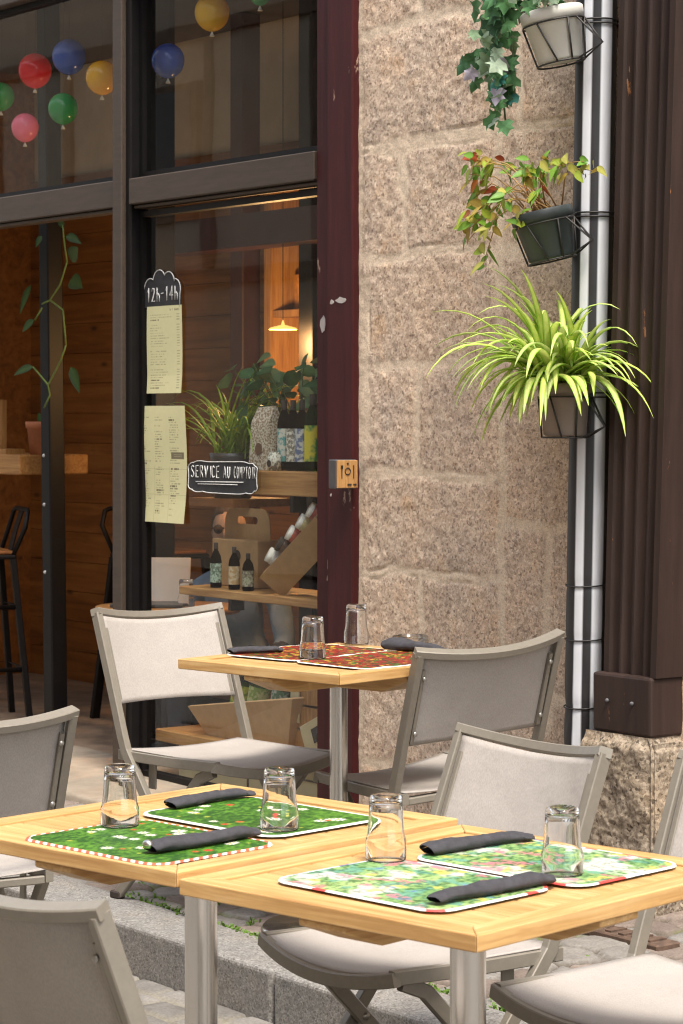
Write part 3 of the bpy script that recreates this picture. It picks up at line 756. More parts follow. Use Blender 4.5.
# ================================================================ INTERIOR
def interior():
    def st(name, c, d, m): mb = MB(); mb.box(c, d); return tag(mb.build(name, MT[m]), kind='structure')
    st('shop_floor', (-2.3, 1.0, .06), (5.6, 1.8, .16), 'floor')
    st('shop_ceiling', (-2.2, 1.3, 3.40), (5.6, 2.6, .1), 'ceiling')
    mb = MB(); z = .14; r = random.Random(2)
    while z < 2.62:
        h = .155; x = -5.2+r.uniform(-.8, 0)
        while x < .2:
            L = r.uniform(1.2, 2.2); mb.box((x+L/2, 1.62+r.uniform(0, .003), z+h/2), (L-.003, .03, h-.003)); x += L
        z += h
    w = mb.build('panelled_wall', MT['panel']); tag(w, 'brown wood panelled back wall inside the shop', 'wall')
    mb = MB(); mb.box((-2.3, 1.66, 3.0), (5.6, .06, .76)); mb.build('plaster_band', MT['plaster_in'], w)
    mb = MB(); mb.box((-2.3, 1.75, 1.7), (5.6, .08, 3.5)); mb.build('backing', MT['panel'], w)
    mb = MB(); mb.box((.05, 1.0, 1.8), (.1, 1.7, 3.4)); tag(mb.build('side_wall', MT['purple']), 'dark plum side wall behind the display window', 'wall')
    mb = MB(); mb.box((-5.0, 1.0, 1.8), (.1, 1.7, 3.4)); tag(mb.build('side_wall', MT['panel']), 'brown wooden side wall at the far left of the shop', 'wall')
    # columns
    def column(x, y, w, m, label, lean=0.0):
        t = thing('column', label, 'column', (x, y, .14)); mb = MB()
        mb.raw([(dx*w/2+lean*z, dy*w/2, z) for z in (0, 3.2) for dx, dy in ((-1, -1), (1, -1), (1, 1), (-1, 1))], [(0, 1, 5, 4), (1, 2, 6, 5), (2, 3, 7, 6), (3, 0, 4, 7)], False)
        mb.build('shaft', MT[m], t, .006)
        mb = MB(); mb.box((0, 0, .01), (w*1.5, w*1.5, .02)); mb.build('base_plate', MT['black'], t)
        if lean:
            for z in (1.21, 1.0, .71): mb = MB(); mb.ball((lean*z-.01, -w/2-.001, z), .008, 8, 6); mb.build('bolt', MT['laptop'], t)
    column(-2.60, .41, .076, 'black', 'black metal column standing just inside the open doorway', -.022)
    column(-2.39, .80, .10, 'black', 'black column behind the menu sheets in the window')
    column(-2.61, 1.4, .10, 'purple', 'plum column behind the window right of the grassy plant')
    column(-1.66, 1.1, .10, 'black', 'wide dark column at the right of the display window')
    mb = MB(); mb.box((-1.4, 1.0, 2.30), (2.4, .14, .14)); tag(mb.build('ceiling_beam', MT['purple']), 'dark plum cross beam behind the big window', 'beam')
    # tall cupboard with warm light and the lamp
    t = thing('wall_cabinet', 'orange wooden wall cabinet glowing warmly at the back', 'cabinet', (-2.12, 1.45, 1.55))
    mb = MB()
    for c, d in (((-.20, 0, .45), (.05, .26, 1.1)), ((.30, 0, .45), (.05, .26, 1.1)), ((.05, 0, .98), (.45, .26, .04)), ((.05, 0, .42), (.45, .24, .03)), ((.05, 0, -.08), (.45, .26, .04))): mb.box(c, d)
    mb.build('carcass', MT['shelf_z'], t)
    mb = MB(); mb.box((.05, .125, .45), (.45, .01, 1.05)); mb.build('back_panel', MT['shelf_z'], t)
    am = M('amber jars', (.45, .20, .05), .4, .4, 30)
    for k in range(7):
        h = .16+.04*(k % 3); mb = MB(); mb.box((0, 0, h/2), (.035, .06, h), None, .004); mb.use(am)
        o = mb.build('package', am); o.location = (-2.24+k*.06, 1.45, 1.9865); tag(o, 'amber package in the row on the glowing cabinet shelf', 'package', 'amber packages in the lit cabinet')
    p = W(283, 328, .95)
    t = thing('pendant_lamp', 'small lit pendant lamp with a yellow disc shade seen through the window', 'lamp', (p.x, .95, p.z))
    mb = MB(); mb.lathe([(.058, -.007), (.056, .0), (.03, .007), (.008, .013), (.003, .03)], 28); mb.build('lamp_shade', MT['lampglow'], t)
    mb = MB(); mb.tube([(0, 0, .03), (0, 0, 3.32-p.z)], .002, 6); mb.build('cord', MT['black'], t)
    for k, (lx, ly, lz, e) in enumerate(((p.x, .95, p.z-.07, 12), )):
        l = bpy.data.lights.new('pendant_bulb', 'POINT'); l.energy = e; l.color = (1, .56, .22); l.shadow_soft_size = .06
        lo = bpy.data.objects.new('pendant_bulb', l); COL.objects.link(lo); lo.location = (lx, ly, lz)
    # counter ledge on the left with things on it
    a = W(0, 455, .62); zt = 1.345
    t = thing('wall_counter', 'thick wooden bar counter behind the doorway column', 'counter', (-3.6, .70, zt))
    mb = MB(); mb.box((0, 0, -.045), (.96, .36, .09), None, .006); mb.build('top', MT['shelf'], t)
    for sx in (-.3, .3): mb = MB(); mb.box((sx, .1, -.65), (.05, .05, 1.12)); mb.build('leg', MT['black'], t)
    t = thing('menu_holder', 'wooden menu holder with a pale menu card on the bar counter', 'menu holder', (-3.42, .60, zt))
    mb = MB(); mb.box((-.03, 0, .012), (.30, .10, .024)).box((.0, 0, .13), (.022, .03, .24)).box((-.12, .0, .17), (.03, .03, .30)); mb.build('stand', MT['shelf_z'], t)
    mb = MB(); mb.box((-.055, -.02, .19), (.115, .003, .33)); c = mb.build('card', MT['white'], t)
    mb = MB(); 
    for k in range(12): mb.box((-.055-.01*(k % 3), -.0225, .06+k*.024), (.07-.02*(k % 2), .001, .005))
    mb.build('print', MT['mark'], c)
    t = thing('flowerpot', 'terracotta flowerpot with a small green shoot on the bar counter', 'potted plant', (-3.16, .66, zt))
    mb = MB(); mb.lathe([(.001, 0), (.055, 0), (.068, .12), (.074, .12), (.076, .15), (.066, .15), (.062, .12), (.001, .12)], 28); mb.build('pot', MT['terracotta'], t)
    mb = MB(); leaf(mb, Vector((0, 0, .14)), Vector((-.3, -.1, 1)), Vector((0, -1, .2)), .07, .04, [(.05, .14, .03)]*3); leaf(mb, Vector((.01, 0, .14)), Vector((.3, -.1, 1)), Vector((0, -1, .2)), .05, .03, [(.05, .14, .03)]*3)
    mb.build('shoot', MT['leaf'], t, recalc=False)
    # climbing vine round the doorway column
    t = thing('climbing_vine', 'thin climbing vine with heart leaves around the black doorway column', 'plant', (0, 0, 0))
    yv = .34
    def path(ps): return [W(x, y, yv) for x, y in ps]
    mb = MB()
    for ps in ([(44, 408), (50, 395), (48, 385), (55, 372), (61, 360), (66, 345)], [(48, 385), (40, 375), (33, 367)], [(66, 345), (63, 310), (50, 300), (60, 285), (67, 262)], [(42, 308), (35, 320)], [(67, 262), (64, 240), (62, 215)], [(42, 304), (50, 300)]):
        mb.tube(path(ps), .004, 6)
    mb.build('stem', M('vine stem', (.10, .16, .03), .6), t)
    mb = MB()
    for (x, y, dx, dy, L, w) in ((33, 367, -1, -.15, .11, .05), (71, 367, .8, -.75, .13, .055), (31, 285, -.4, -1, .14, .045), (72, 262, .5, .4, .14, .10), (70, 280, .8, -.1, .11, .09), (66, 236, 1, -.1, .12, .05), (42, 236, -.3, -.6, .06, .04), (34, 320, -.7, -.5, .08, .05), (62, 228, .3, .6, .08, .05)):
        p = W(x, y, yv); leaf(mb, p, Vector((dx*.62, dx*.4-.25, dy)), Vector((.5, -1, .5)), L*.78, w*.8, [(.022, .05, .008), (.05, .10, .014), (.022, .05, .008)])
    mb.build('foliage', MT['leaf'], t, recalc=False)
    # stools
    def stool(loc, rz, label):
        t = thing('bar_stool', label, 'bar stool', loc, rz, 'black metal bar stools')
        mb = MB(); mb.box((0, 0, .745), (.33, .33, .022), None, .008, 2); mb.build('seat', MT['black'], t)
        mb = MB(); mb.box((0, 0, .764), (.31, .31, .016), None, .006, 2); mb.build('seat_pad', MT['panel'], t)
        for sx in (-1, 1):
            for sy in (-1, 1):
                mb = MB(); mb.bar([(sx*.15, sy*.15, .735), (sx*.215, sy*.215, 0)], .042, .026, (1, 0, 0)); mb.build('leg', MT['black'], t)
        for z, q in ((.24, .195), (.52, .172)): mb = MB(); mb.tube([(-q, -q, z), (q, -q, z), (q, q, z), (-q, q, z)], .009, 8, True); mb.build('footrest', MT['black'], t)
        mb = MB(); mb.tube([(-.15, .15, .75), (-.185, .20, .88), (-.16, .215, .945), (-.13, .22, .955), (.13, .22, .955), (.16, .215, .945), (.185, .20, .88), (.15, .15, .75)], .011, 8)
        mb.sweep([(0, .165, .76), (0, .19, .86), (0, .22, .95)], [(-.045, -.003), (.045, -.003), (.045, .003), (-.045, .003)], False, (1, 0, 0)); mb.build('backrest', MT['black'], t)
    stool((-3.36, .42, .14), R(-18), 'black metal bar stool with low back left of the doorway column')
    q = W(112, 540, .85)
    stool((-2.86, 1.10, .14), R(90), 'black bar stool half hidden behind the window mullion')
def leaf(mb, base, d, up, L, w, cols, droop=.25, n=5):
    d = d.normalized(); side = d.cross(up).normalized(); nrm = side.cross(d)
    vs = []; cs = []; fs = []
    for i in range(n+1):
        t = i/n; p = base+d*L*t-nrm*(-1)*0+Vector((0, 0, -droop*L*t*t))
        ww = w*.5*math.sin(math.pi*min(1, t**.75))**.8 if 0 < t < 1 else .0008
        vs += [p-side*ww+nrm*ww*.25, p, p+side*ww+nrm*ww*.25]; cs += [cols[0], cols[1], cols[2]]
    for i in range(n):
        a = i*3; fs += [(a, a+1, a+4, a+3), (a+1, a+2, a+5, a+4)]
    mb.raw(vs, fs, True, cs)
interior()

def balloons():  # solid balloons hung inside, standing in for balloons reflected in the glass
    t0 = .24
    B = [(35, 70, 18, (.62, .02, .03), 'red', 'red balloon above the pink one in the upper left pane'),
         (69, 56, 18, (.06, .12, .42), 'blue', 'blue balloon right of the red one in the upper left pane'),
         (102, 77, 17, (.62, .36, .02), 'yellow', 'yellow balloon beside the mullion in the upper left pane'),
         (63, 108, 16, (.02, .26, .07), 'green', 'green balloon under the blue one in the upper left pane'),
         (25, 127, 15, (.66, .16, .24), 'pink', 'pink balloon lowest of the balloon cluster'),
         (1, 96, 15, (.05, .30, .08), 'light green', 'light green balloon at the left picture edge'),
         (168, 60, 16.5, (.03, .09, .40), 'dark blue', 'dark blue balloon alone in the upper right pane'),
         (212, 12, 17, (.62, .40, .03), 'golden', 'golden yellow balloon at the top of the upper right pane'),
         (141, 22, 9, (.70, .04, .18), 'magenta', 'small magenta balloon right of the mullion'),
         (260, -6, 10, (.02, .25, .06), 'dark green', 'dark green balloon at the upper edge of the right pane')]
    for x, y, r, c, nm, lab in B:
        p = W(x, y, t0); rad = r/FPX*9.3
        t = thing('balloon', lab, 'balloon', p, 0, 'coloured balloons standing in for reflections in the upper panes')
        mb = MB(); pf = []
        for i in range(17):
            a = math.pi*i/16; q = max(.0006, rad*math.sin(a)); z = -rad*math.cos(a)*(1.12 if a < math.pi/2 else 1.0)
            if a < .9: q *= (1-.10*(.9-a))
            pf.append((q, z))
        mb.lathe(pf, 28); mb.build('skin', balloonmat(nm+' rubber', [min(1, x*1.5) for x in c]), t)
        mb = MB(); mb.lathe([(.002, -rad*1.12), (.010, -rad*1.12-.018), (.004, -rad*1.12-.012)], 10); mb.build('knot', MT['white'], t)
        mb = MB(); mb.tube([(0, 0, rad), (.01, 0, 3.34-p.z)], .0006, 4); mb.build('string', MT['mark'], t)
balloons()

# ---------------------------------------------------------------- shop window display
def bottle(name, label, loc, h, r, glass, lab, capm, group=None, neck=.4):
    t = thing(name, label, 'bottle', loc, 0, group)
    b = h*(1-neck)
    mb = MB(); mb.lathe([(.0005, 0), (r*.95, 0), (r, .006), (r, b*.92), (r*.85, b+.01), (r*.36, b+(h-b)*.55), (r*.34, h*.94), (.0005, h*.94)], 24); mb.build('glass', MT[glass], t)
    if lab: mb = MB(); mb.lathe([(r+.0008, b*.18), (r+.0008, b*.85)], 24); mb.build('label', lab, t)
    mb = MB(); mb.lathe([(.0005, h), (r*.40, h), (r*.40, h*.86)], 16); mb.build('cap', capm, t)
    return t
def labelmat(name, base, ink, sc=60):
    m, nt, b, o = newmat(name); n = noise(nt, sc, 3, .6); r = ramp(nt, n.outputs[0], [(.46, base), (.54, ink)])
    nt.links.new(r.outputs[0], b.inputs['Base Color']); b.inputs['Roughness'].default_value = .7; return m
def display():
    yb = .24
    # lower shelf
    def shelf(label, x0, x1, z1, th, y0, y1):
        t = thing('window_shelf', label, 'shelf', ((x0+x1)/2, (y0+y1)/2, z1)); mb = MB(); mb.box((0, 0, -th/2), (x1-x0, y1-y0, th), None, .003); mb.build('board', MT['shelf'], t)
        for s in (-.46, .46): mb = MB(); mb.box(((x1-x0)*s, (y1-y0)*.3, -th-.035), (.02, .06, .07)); mb.build('bracket', MT['black'], t)
    shelf('long thin wooden window shelf with small bottles and carrier box', -1.165, -.15, .885, .030, .11, .40)
    shelf('thick short wooden window shelf holding coffee bag and bottles', -.70, -.15, 1.325, .085, .11, .36)
    shelf('low wooden display shelf just above the cream cabinet', -1.33, -.15, .335, .045, .11, .45)
    mb = MB(); mb.box((-.75, .29, .20), (.93, .30, .215), None, .004); o = mb.build('cream_cabinet', MT['cream']); tag(o, 'cream painted low cabinet at the bottom of the shop window', 'cabinet')
    mb = MB(); mb.box((-.75, .138, .25), (.93, .006, .006)).box((-.75, .138, .2), (.006, .006, .2)); mb.build('door_gap', MT['mark'], o)
    white = labelmat('printed white label', (.62, .62, .55), (.18, .17, .14), 80)
    # items on lower shelf
    for x, h, r, lm, lab in ((-1.005, .165, .021, labelmat('pale green label', (.42, .55, .46), (.15, .2, .15), 90), 'small dark bottle with pale green label, leftmost on the long window shelf'),
                         (-.885, .155, .021, labelmat('tan label', (.45, .30, .14), (.6, .5, .35), 60), 'small dark bottle with tan label in the middle of the long window shelf'),
                         (-.795, .135, .021, labelmat('grey green label', (.35, .37, .27), (.15, .13, .1), 90), 'shortest dark bottle with grey green label beside the tilted crate')):
        bottle('sauce_bottle', lab, (x, .17, .8865), h, r, 'bottle_glass', lm, MT['mark'], 'small bottles on the long window shelf', .36)
    t = thing('cardboard_carrier', 'kraft cardboard carrier with handle hole standing on the long window shelf', 'carrier', (-1.0, .31, .886))
    w = .30
    out = [(-w/2, 0), (w/2, 0), (w/2, .17)]+[(w/2*.98-.055+.055*math.cos(a), .235+.055*math.sin(a)) for a in [R(x) for x in range(0, 91, 15)]]+[(-w/2*.98+.055+.055*math.cos(a), .235+.055*math.sin(a)) for a in [R(x) for x in range(90, 181, 15)]]+[(-w/2, .17)]
    hole = [(-.055+.014*math.cos(R(a)), .245+.014*math.sin(R(a))) for a in range(90, 271, 30)]+[(.055+.014*math.cos(R(a)), .245+.014*math.sin(R(a))) for a in range(-90, 91, 30)]
    mb = MB(); mb.plate(out, .004, XZ(0, 0, 0), [hole]); mb.build('handle_panel', MT['kraft'], t)
    mb = MB(); mb.box((0, .0, .0875), (w*1.0, .12, .173), None, .002); 
    mb.build('body', MT['kraft'], t)
    mb = MB(); mb.lathe([(.0005, 0), (.022, 0)], 20, (0.02, -.0622, .115), mtx=Matrix.Rotation(R(90), 4, 'X')); mb.build('printed_emblem', MT['mark'], t)
    # tilted open crate with jars
    t = thing('tilted_crate', 'open kraft crate tilted on the window shelf and filled with small jars', 'crate', (-.46, .235, .89))
    rot = Matrix.Rotation(R(-34), 4, 'Y') @ Matrix.Rotation(R(38), 4, 'X'); L, D, H = .40, .17, .11
    mb = MB()
    for c, d in (((L/2, 0, .004), (L, D, .008)), ((L/2, -D/2, H/2), (L, .008, H)), ((L/2, D/2, H/2), (L, .008, H)), ((.004, 0, H/2), (.008, D-.02, H)), ((L-.004, 0, H/2), (.008, D-.02, H))): mb.box(c, d)
    for v in mb.bm.verts: v.co = rot @ Vector((v.co.x-.17, v.co.y, v.co.z)) + Vector((0, 0, .125))
    mb.build('box', MT['kraft'], t)
    for k, c in enumerate(((.60, .58, .55), (.10, .05, .03), (.42, .07, .04), (.5, .42, .2), (.35, .06, .05))):
        p = rot @ Vector((.05+.075*k-.17, 0, .075))+Vector((0, 0, .125))
        g = thing('jar', ['white lidded jar lowest in the tilted crate', 'dark jar second from the bottom of the tilted crate', 'red jar in the middle of the tilted crate', 'yellow jar near the top of the tilted crate', 'dark red jar topmost in the tilted crate'][k], 'jar', (-.46+p.x, .235+p.y, .89+p.z), 0, 'jars in the tilted crate')
        mb = MB(); mb.lathe([(.0005, 0), (.029, 0), (.030, .004), (.030, .05), (.026, .055)], 20); o = mb.build('body', M('jar content '+str(k), c, .3, .3, 60), g); 
        mb = MB(); mb.lathe([(.028, .055), (.028, .068), (.0005, .068)], 20); mb.build('lid', MT['white'] if k != 1 else MT['mark'], g)
        g.rotation_euler = (R(52), R(-40), 0)
    # upper shelf
    t = thing('coffee_bag', 'speckled white paper bag with round brown seal on the upper window shelf', 'bag', (-.725, .20, 1.3265))
    mb = MB(); mb.raw([(-.062, -.035, 0), (.062, -.035, 0), (.062, .035, 0), (-.062, .035, 0), (-.05, -.03, .17), (.06, -.03, .17), (.06, .03, .17), (-.05, .03, .17), (-.042, -.006, .225), (.062, -.006, .23), (.062, .006, .23), (-.042, .006, .225)],
                      [(0, 1, 5, 4), (1, 2, 6, 5), (2, 3, 7, 6), (3, 0, 4, 7), (4, 5, 9, 8), (5, 6, 10, 9), (6, 7, 11, 10), (7, 4, 8, 11), (8, 9, 10, 11)], False)
    mb.build('paper', labelmat('speckled bag paper', (.60, .55, .46), (.25, .17, .10), 130), t)
    mb = MB(); mb.lathe([(.0005, 0), (.022, 0)], 20, (0.005, -.0365, .075), mtx=Matrix.Rotation(R(90), 4, 'X')); mb.build('seal', M('brown seal', (.14, .07, .04), .7), t)
    teal = labelmat('teal label', (.10, .30, .30), (.55, .56, .50), 40); blu = labelmat('blue white label', (.55, .57, .56), (.12, .16, .30), 50)
    for x, lm, lab in ((-.61, teal, 'tall dark bottle with teal label beside the speckled coffee bag'), (-.556, white, 'tall dark bottle with white label between teal and blue ones'), (-.502, blu, 'tall dark bottle with blue and white label on the upper shelf'), (-.435, labelmat('yellow green label', (.62, .55, .05), (.03, .22, .06), 12), 'green bottle with yellow and green label against the post')):
        last = x == -.435
        bottle('drink_bottle', lab, (x, .20, 1.3265), .25 if not last else .27, .0255 if not last else .031, 'bottle_glass' if not last else 'green_glass', lm, MT['mark'], 'tall bottles on the upper window shelf', .30)
    t = thing('tasting_jar', 'small white labelled jar in front of the tall bottles', 'jar', (-.60, .15, 1.3265)); mb = MB(); mb.lathe([(.0005, 0), (.024, 0), (.024, .052), (.018, .058), (.018, .066), (.0005, .066)], 20); mb.build('body', white, t)
    mb = MB(); mb.lathe([(.0005, 0), (.013, 0)], 16, (0, -.0245, .025), mtx=Matrix.Rotation(R(90), 4, 'X')); mb.build('seal', MT['mark'], t)
    t = thing('coffee_grinder', 'steel coffee grinder hopper rising behind the window bottles', 'grinder', (-.62, .62, 1.55))
    mb = MB(); mb.lathe([(.04, 0), (.045, .08), (.10, .19), (.105, .20), (.098, .20), (.04, .09)], 28); mb.build('hopper', MT['steel'], t)
    mb = MB(); mb.box((0, 0, -.70), (.14, .16, 1.41), None, .01); mb.build('body', MT['boxgrey'], t)
    # plants in the window
    t = thing('grass_plant', 'leafy grass like plant with long arching blades behind the window', 'potted plant', (-1.13, .33, 1.38))
    mb = MB(); mb.lathe([(.0005, -.17), (.07, -.17), (.085, -.02), (.09, 0), (.08, 0), (.0005, -.02)], 24); mb.build('pot', MT['boxgrey'], t)
    mb = MB(); r = random.Random(11)
    for k in range(130):
        a = r.uniform(-.5, 3.64); g = r.uniform(.8, 1.3); blade(mb, r, Vector((r.gauss(0, .05), r.gauss(.02, .03), -.02)), a, r.uniform(.30, .52), r.uniform(.009, .015), r.uniform(.6, 1.25), [(.14*g, .30*g, .02), (.30*g, .46*g, .05), None], r.uniform(.7, 1.8))
    mb.build('foliage', MT['leaf'], t, recalc=False)
    mb = MB(); mb.box((-1.13, .36, 1.195), (.30, .26, .03)); tag(mb.build('plant_shelf', MT['panel']), 'brown shelf carrying the grass plant behind the window', 'shelf')
    t = thing('rubber_plant', 'plant with round dark green leaves behind the coffee bag', 'potted plant', (-.86, .46, 1.34))
    mb = MB(); mb.lathe([(.0005, -.02), (.06, -.02), (.075, .10), (.0005, .09)], 20); mb.build('pot', MT['boxgrey'], t)
    mb = MB(); ms = MB(); r = random.Random(4)
    for k in range(80):
        b = Vector((r.uniform(-.36, .38), r.uniform(-.16, .1), r.uniform(.14, .40))); b.z -= .12*max(0, -b.x-.1)
        d = Vector((r.gauss(0, 1), r.gauss(-.5, .6), r.gauss(0, .6))); c = r.choice([(.04, .12, .045), (.07, .17, .06), (.13, .22, .10)])
        leaf(mb, b, d, Vector((0, -.8, 1)), r.uniform(.07, .12), r.uniform(.05, .08), [c, tuple(q*1.4 for q in c), c], .1, 6)
        if k % 3 == 0: ms.tube([Vector((0, 0, .09)), Vector((b.x*.5, b.y*.5, .2)), b], .003, 5)
    mb.build('foliage', MT['leaf'], t, recalc=False); ms.build('stem', M('green stem', (.08, .12, .03), .6), t)
    # bottom: kraft tray with bottles, wooden crate, books, carton
    t = thing('kraft_tray', 'flared kraft tray holding bottles on the low window shelf', 'tray', (-.80, .28, .3365))
    mb = MB(); a, b, h = (.26, .115), (.335, .15), .10
    vs = [(-a[0], -a[1], 0), (a[0], -a[1], 0), (a[0], a[1], 0), (-a[0], a[1], 0), (-b[0], -b[1], h), (b[0], -b[1], h*1.9), (b[0], b[1], h*1.9), (-b[0], b[1], h)]
    mb.raw(vs+[(v[0]*.97, v[1]*.95, v[2]+.004) for v in vs], [(0, 1, 2, 3), (0, 1, 5, 4), (1, 2, 6, 5), (2, 3, 7, 6), (3, 0, 4, 7), (8, 9, 13, 12), (9, 10, 14, 13), (10, 11, 15, 14), (11, 8, 12, 15), (4, 5, 13, 12), (5, 6, 14, 13), (6, 7, 15, 14), (7, 4, 12, 15), (8, 9, 10, 11)], False)
    mb.build('card', MT['kraft'], t)
    for x, g, lm, lab, tilt in ((-.20, 'clear_bottle', labelmat('lime label', (.50, .50, .06), (.20, .30, .04), 30), 'juice bottle with lime label at the left end of the kraft tray', 12), (-.09, 'clear_bottle', labelmat('pale lime label', (.55, .55, .25), (.25, .35, .08), 40), 'juice bottle with pale label second in the kraft tray', 10), (.06, 'green_glass', labelmat('wine label', (.45, .47, .40), (.10, .20, .10), 40), 'dark green wine bottle with pale label in the kraft tray', 8), (.15, 'green_glass', None, 'dark green wine bottle without label in the kraft tray', 14)):
        q = bottle('bottle', lab, (-.80+x, .26, .385), .29, .041, g, lm, MT['mark'], 'bottles in the kraft tray', .42); q.rotation_euler = (R(-6), R(tilt), 0)
    t = thing('wooden_crate', 'upright orange wooden crate carrying blue grey books at window bottom', 'crate', (-.38, .30, .3365))
    mb = MB(); 
    for k in range(3): mb.box((0, -.11, .035+k*.085), (.27, .012, .075))
    for k in range(3): mb.box((0, .11, .035+k*.085), (.27, .012, .075))
    for sx in (-1, 1):
        mb.box((sx*.125, -.098, .125), (.03, .012, .25)); 
        for k in range(3): mb.box((sx*.141, 0, .035+k*.085), (.010, .23, .075))
    mb.box((0, 0, .247), (.29, .24, .008)); mb.build('slats', MT['shelf_z'], t)
    mb = MB(); mb.box((-.132, -.123, .16), (.05, .004, .12)); mb.build('paper_tag', MT['cream'], t)
    for k in range(4):
        mb = MB(); mb.box((0, 0, .010), (.20-.01*k, .16, .019), None, .002); o = mb.build('book', MT['bookgrey'])
        o.location = (-.375, .28, .590+.0205*k); o.rotation_euler = (0, 0, R(3*k-4)); tag(o, ['lowest', 'second lowest', 'third', 'topmost'][k]+' blue grey book of the pile on the wooden crate', 'book', 'books on the wooden crate')
    t = thing('carton', 'small pale carton with a dark window leaning before the wooden crate', 'carton', (-.32, .150, .345)); t.rotation_euler = (0, R(-24), 0)
    mb = MB(); mb.box((.03, 0, .06), (.16, .05, .12), None, .002); mb.build('card', MT['cream'], t)
    mb = MB(); mb.box((.05, -.0265, .065), (.07, .003, .05)); mb.build('window', MT['mark'], t)
def blade(mb, r, base, a, L, w, el, cols, curl, n=9):
    """arching strap leaf"""
    d = Vector((math.cos(a)*math.cos(el), math.sin(a)*math.cos(el), math.sin(el))); p = base.copy()
    side = Vector((-math.sin(a), math.cos(a), 0)); vs = []; cs = []; fs = []
    sgm = L/n; tw = r.uniform(-.35, .35); k0 = 1.0+r.uniform(-.2, .2)
    for i in range(n+1):
        t = i/n; ww = w*.5*(min(1, .35+t*2.2))*(1-t**3.2)+.0004
        nrm = side.cross(d); s2 = side*math.cos(tw*t)+nrm*math.sin(tw*t)
        up = s2.cross(d)
        b = .8+.4*((i*7+int(a*10)) % 5)/5*.3
        vs += [p-s2*ww+up*ww*.3, p-s2*ww*.42, p+s2*ww*.42, p+s2*ww+up*ww*.3]
        c0, c1 = cols[0], cols[1]; cs += [c0, c1, c1, c0]
        p = p+d*sgm; d = (d+Vector((0, 0, -1))*curl*sgm/L*1.9*(.3+t)).normalized()
    for i in range(n):
        q = i*4; fs += [(q, q+1, q+5, q+4), (q+1, q+2, q+6, q+5), (q+2, q+3, q+7, q+6)]
    mb.raw(vs, fs, True, cs)
display()

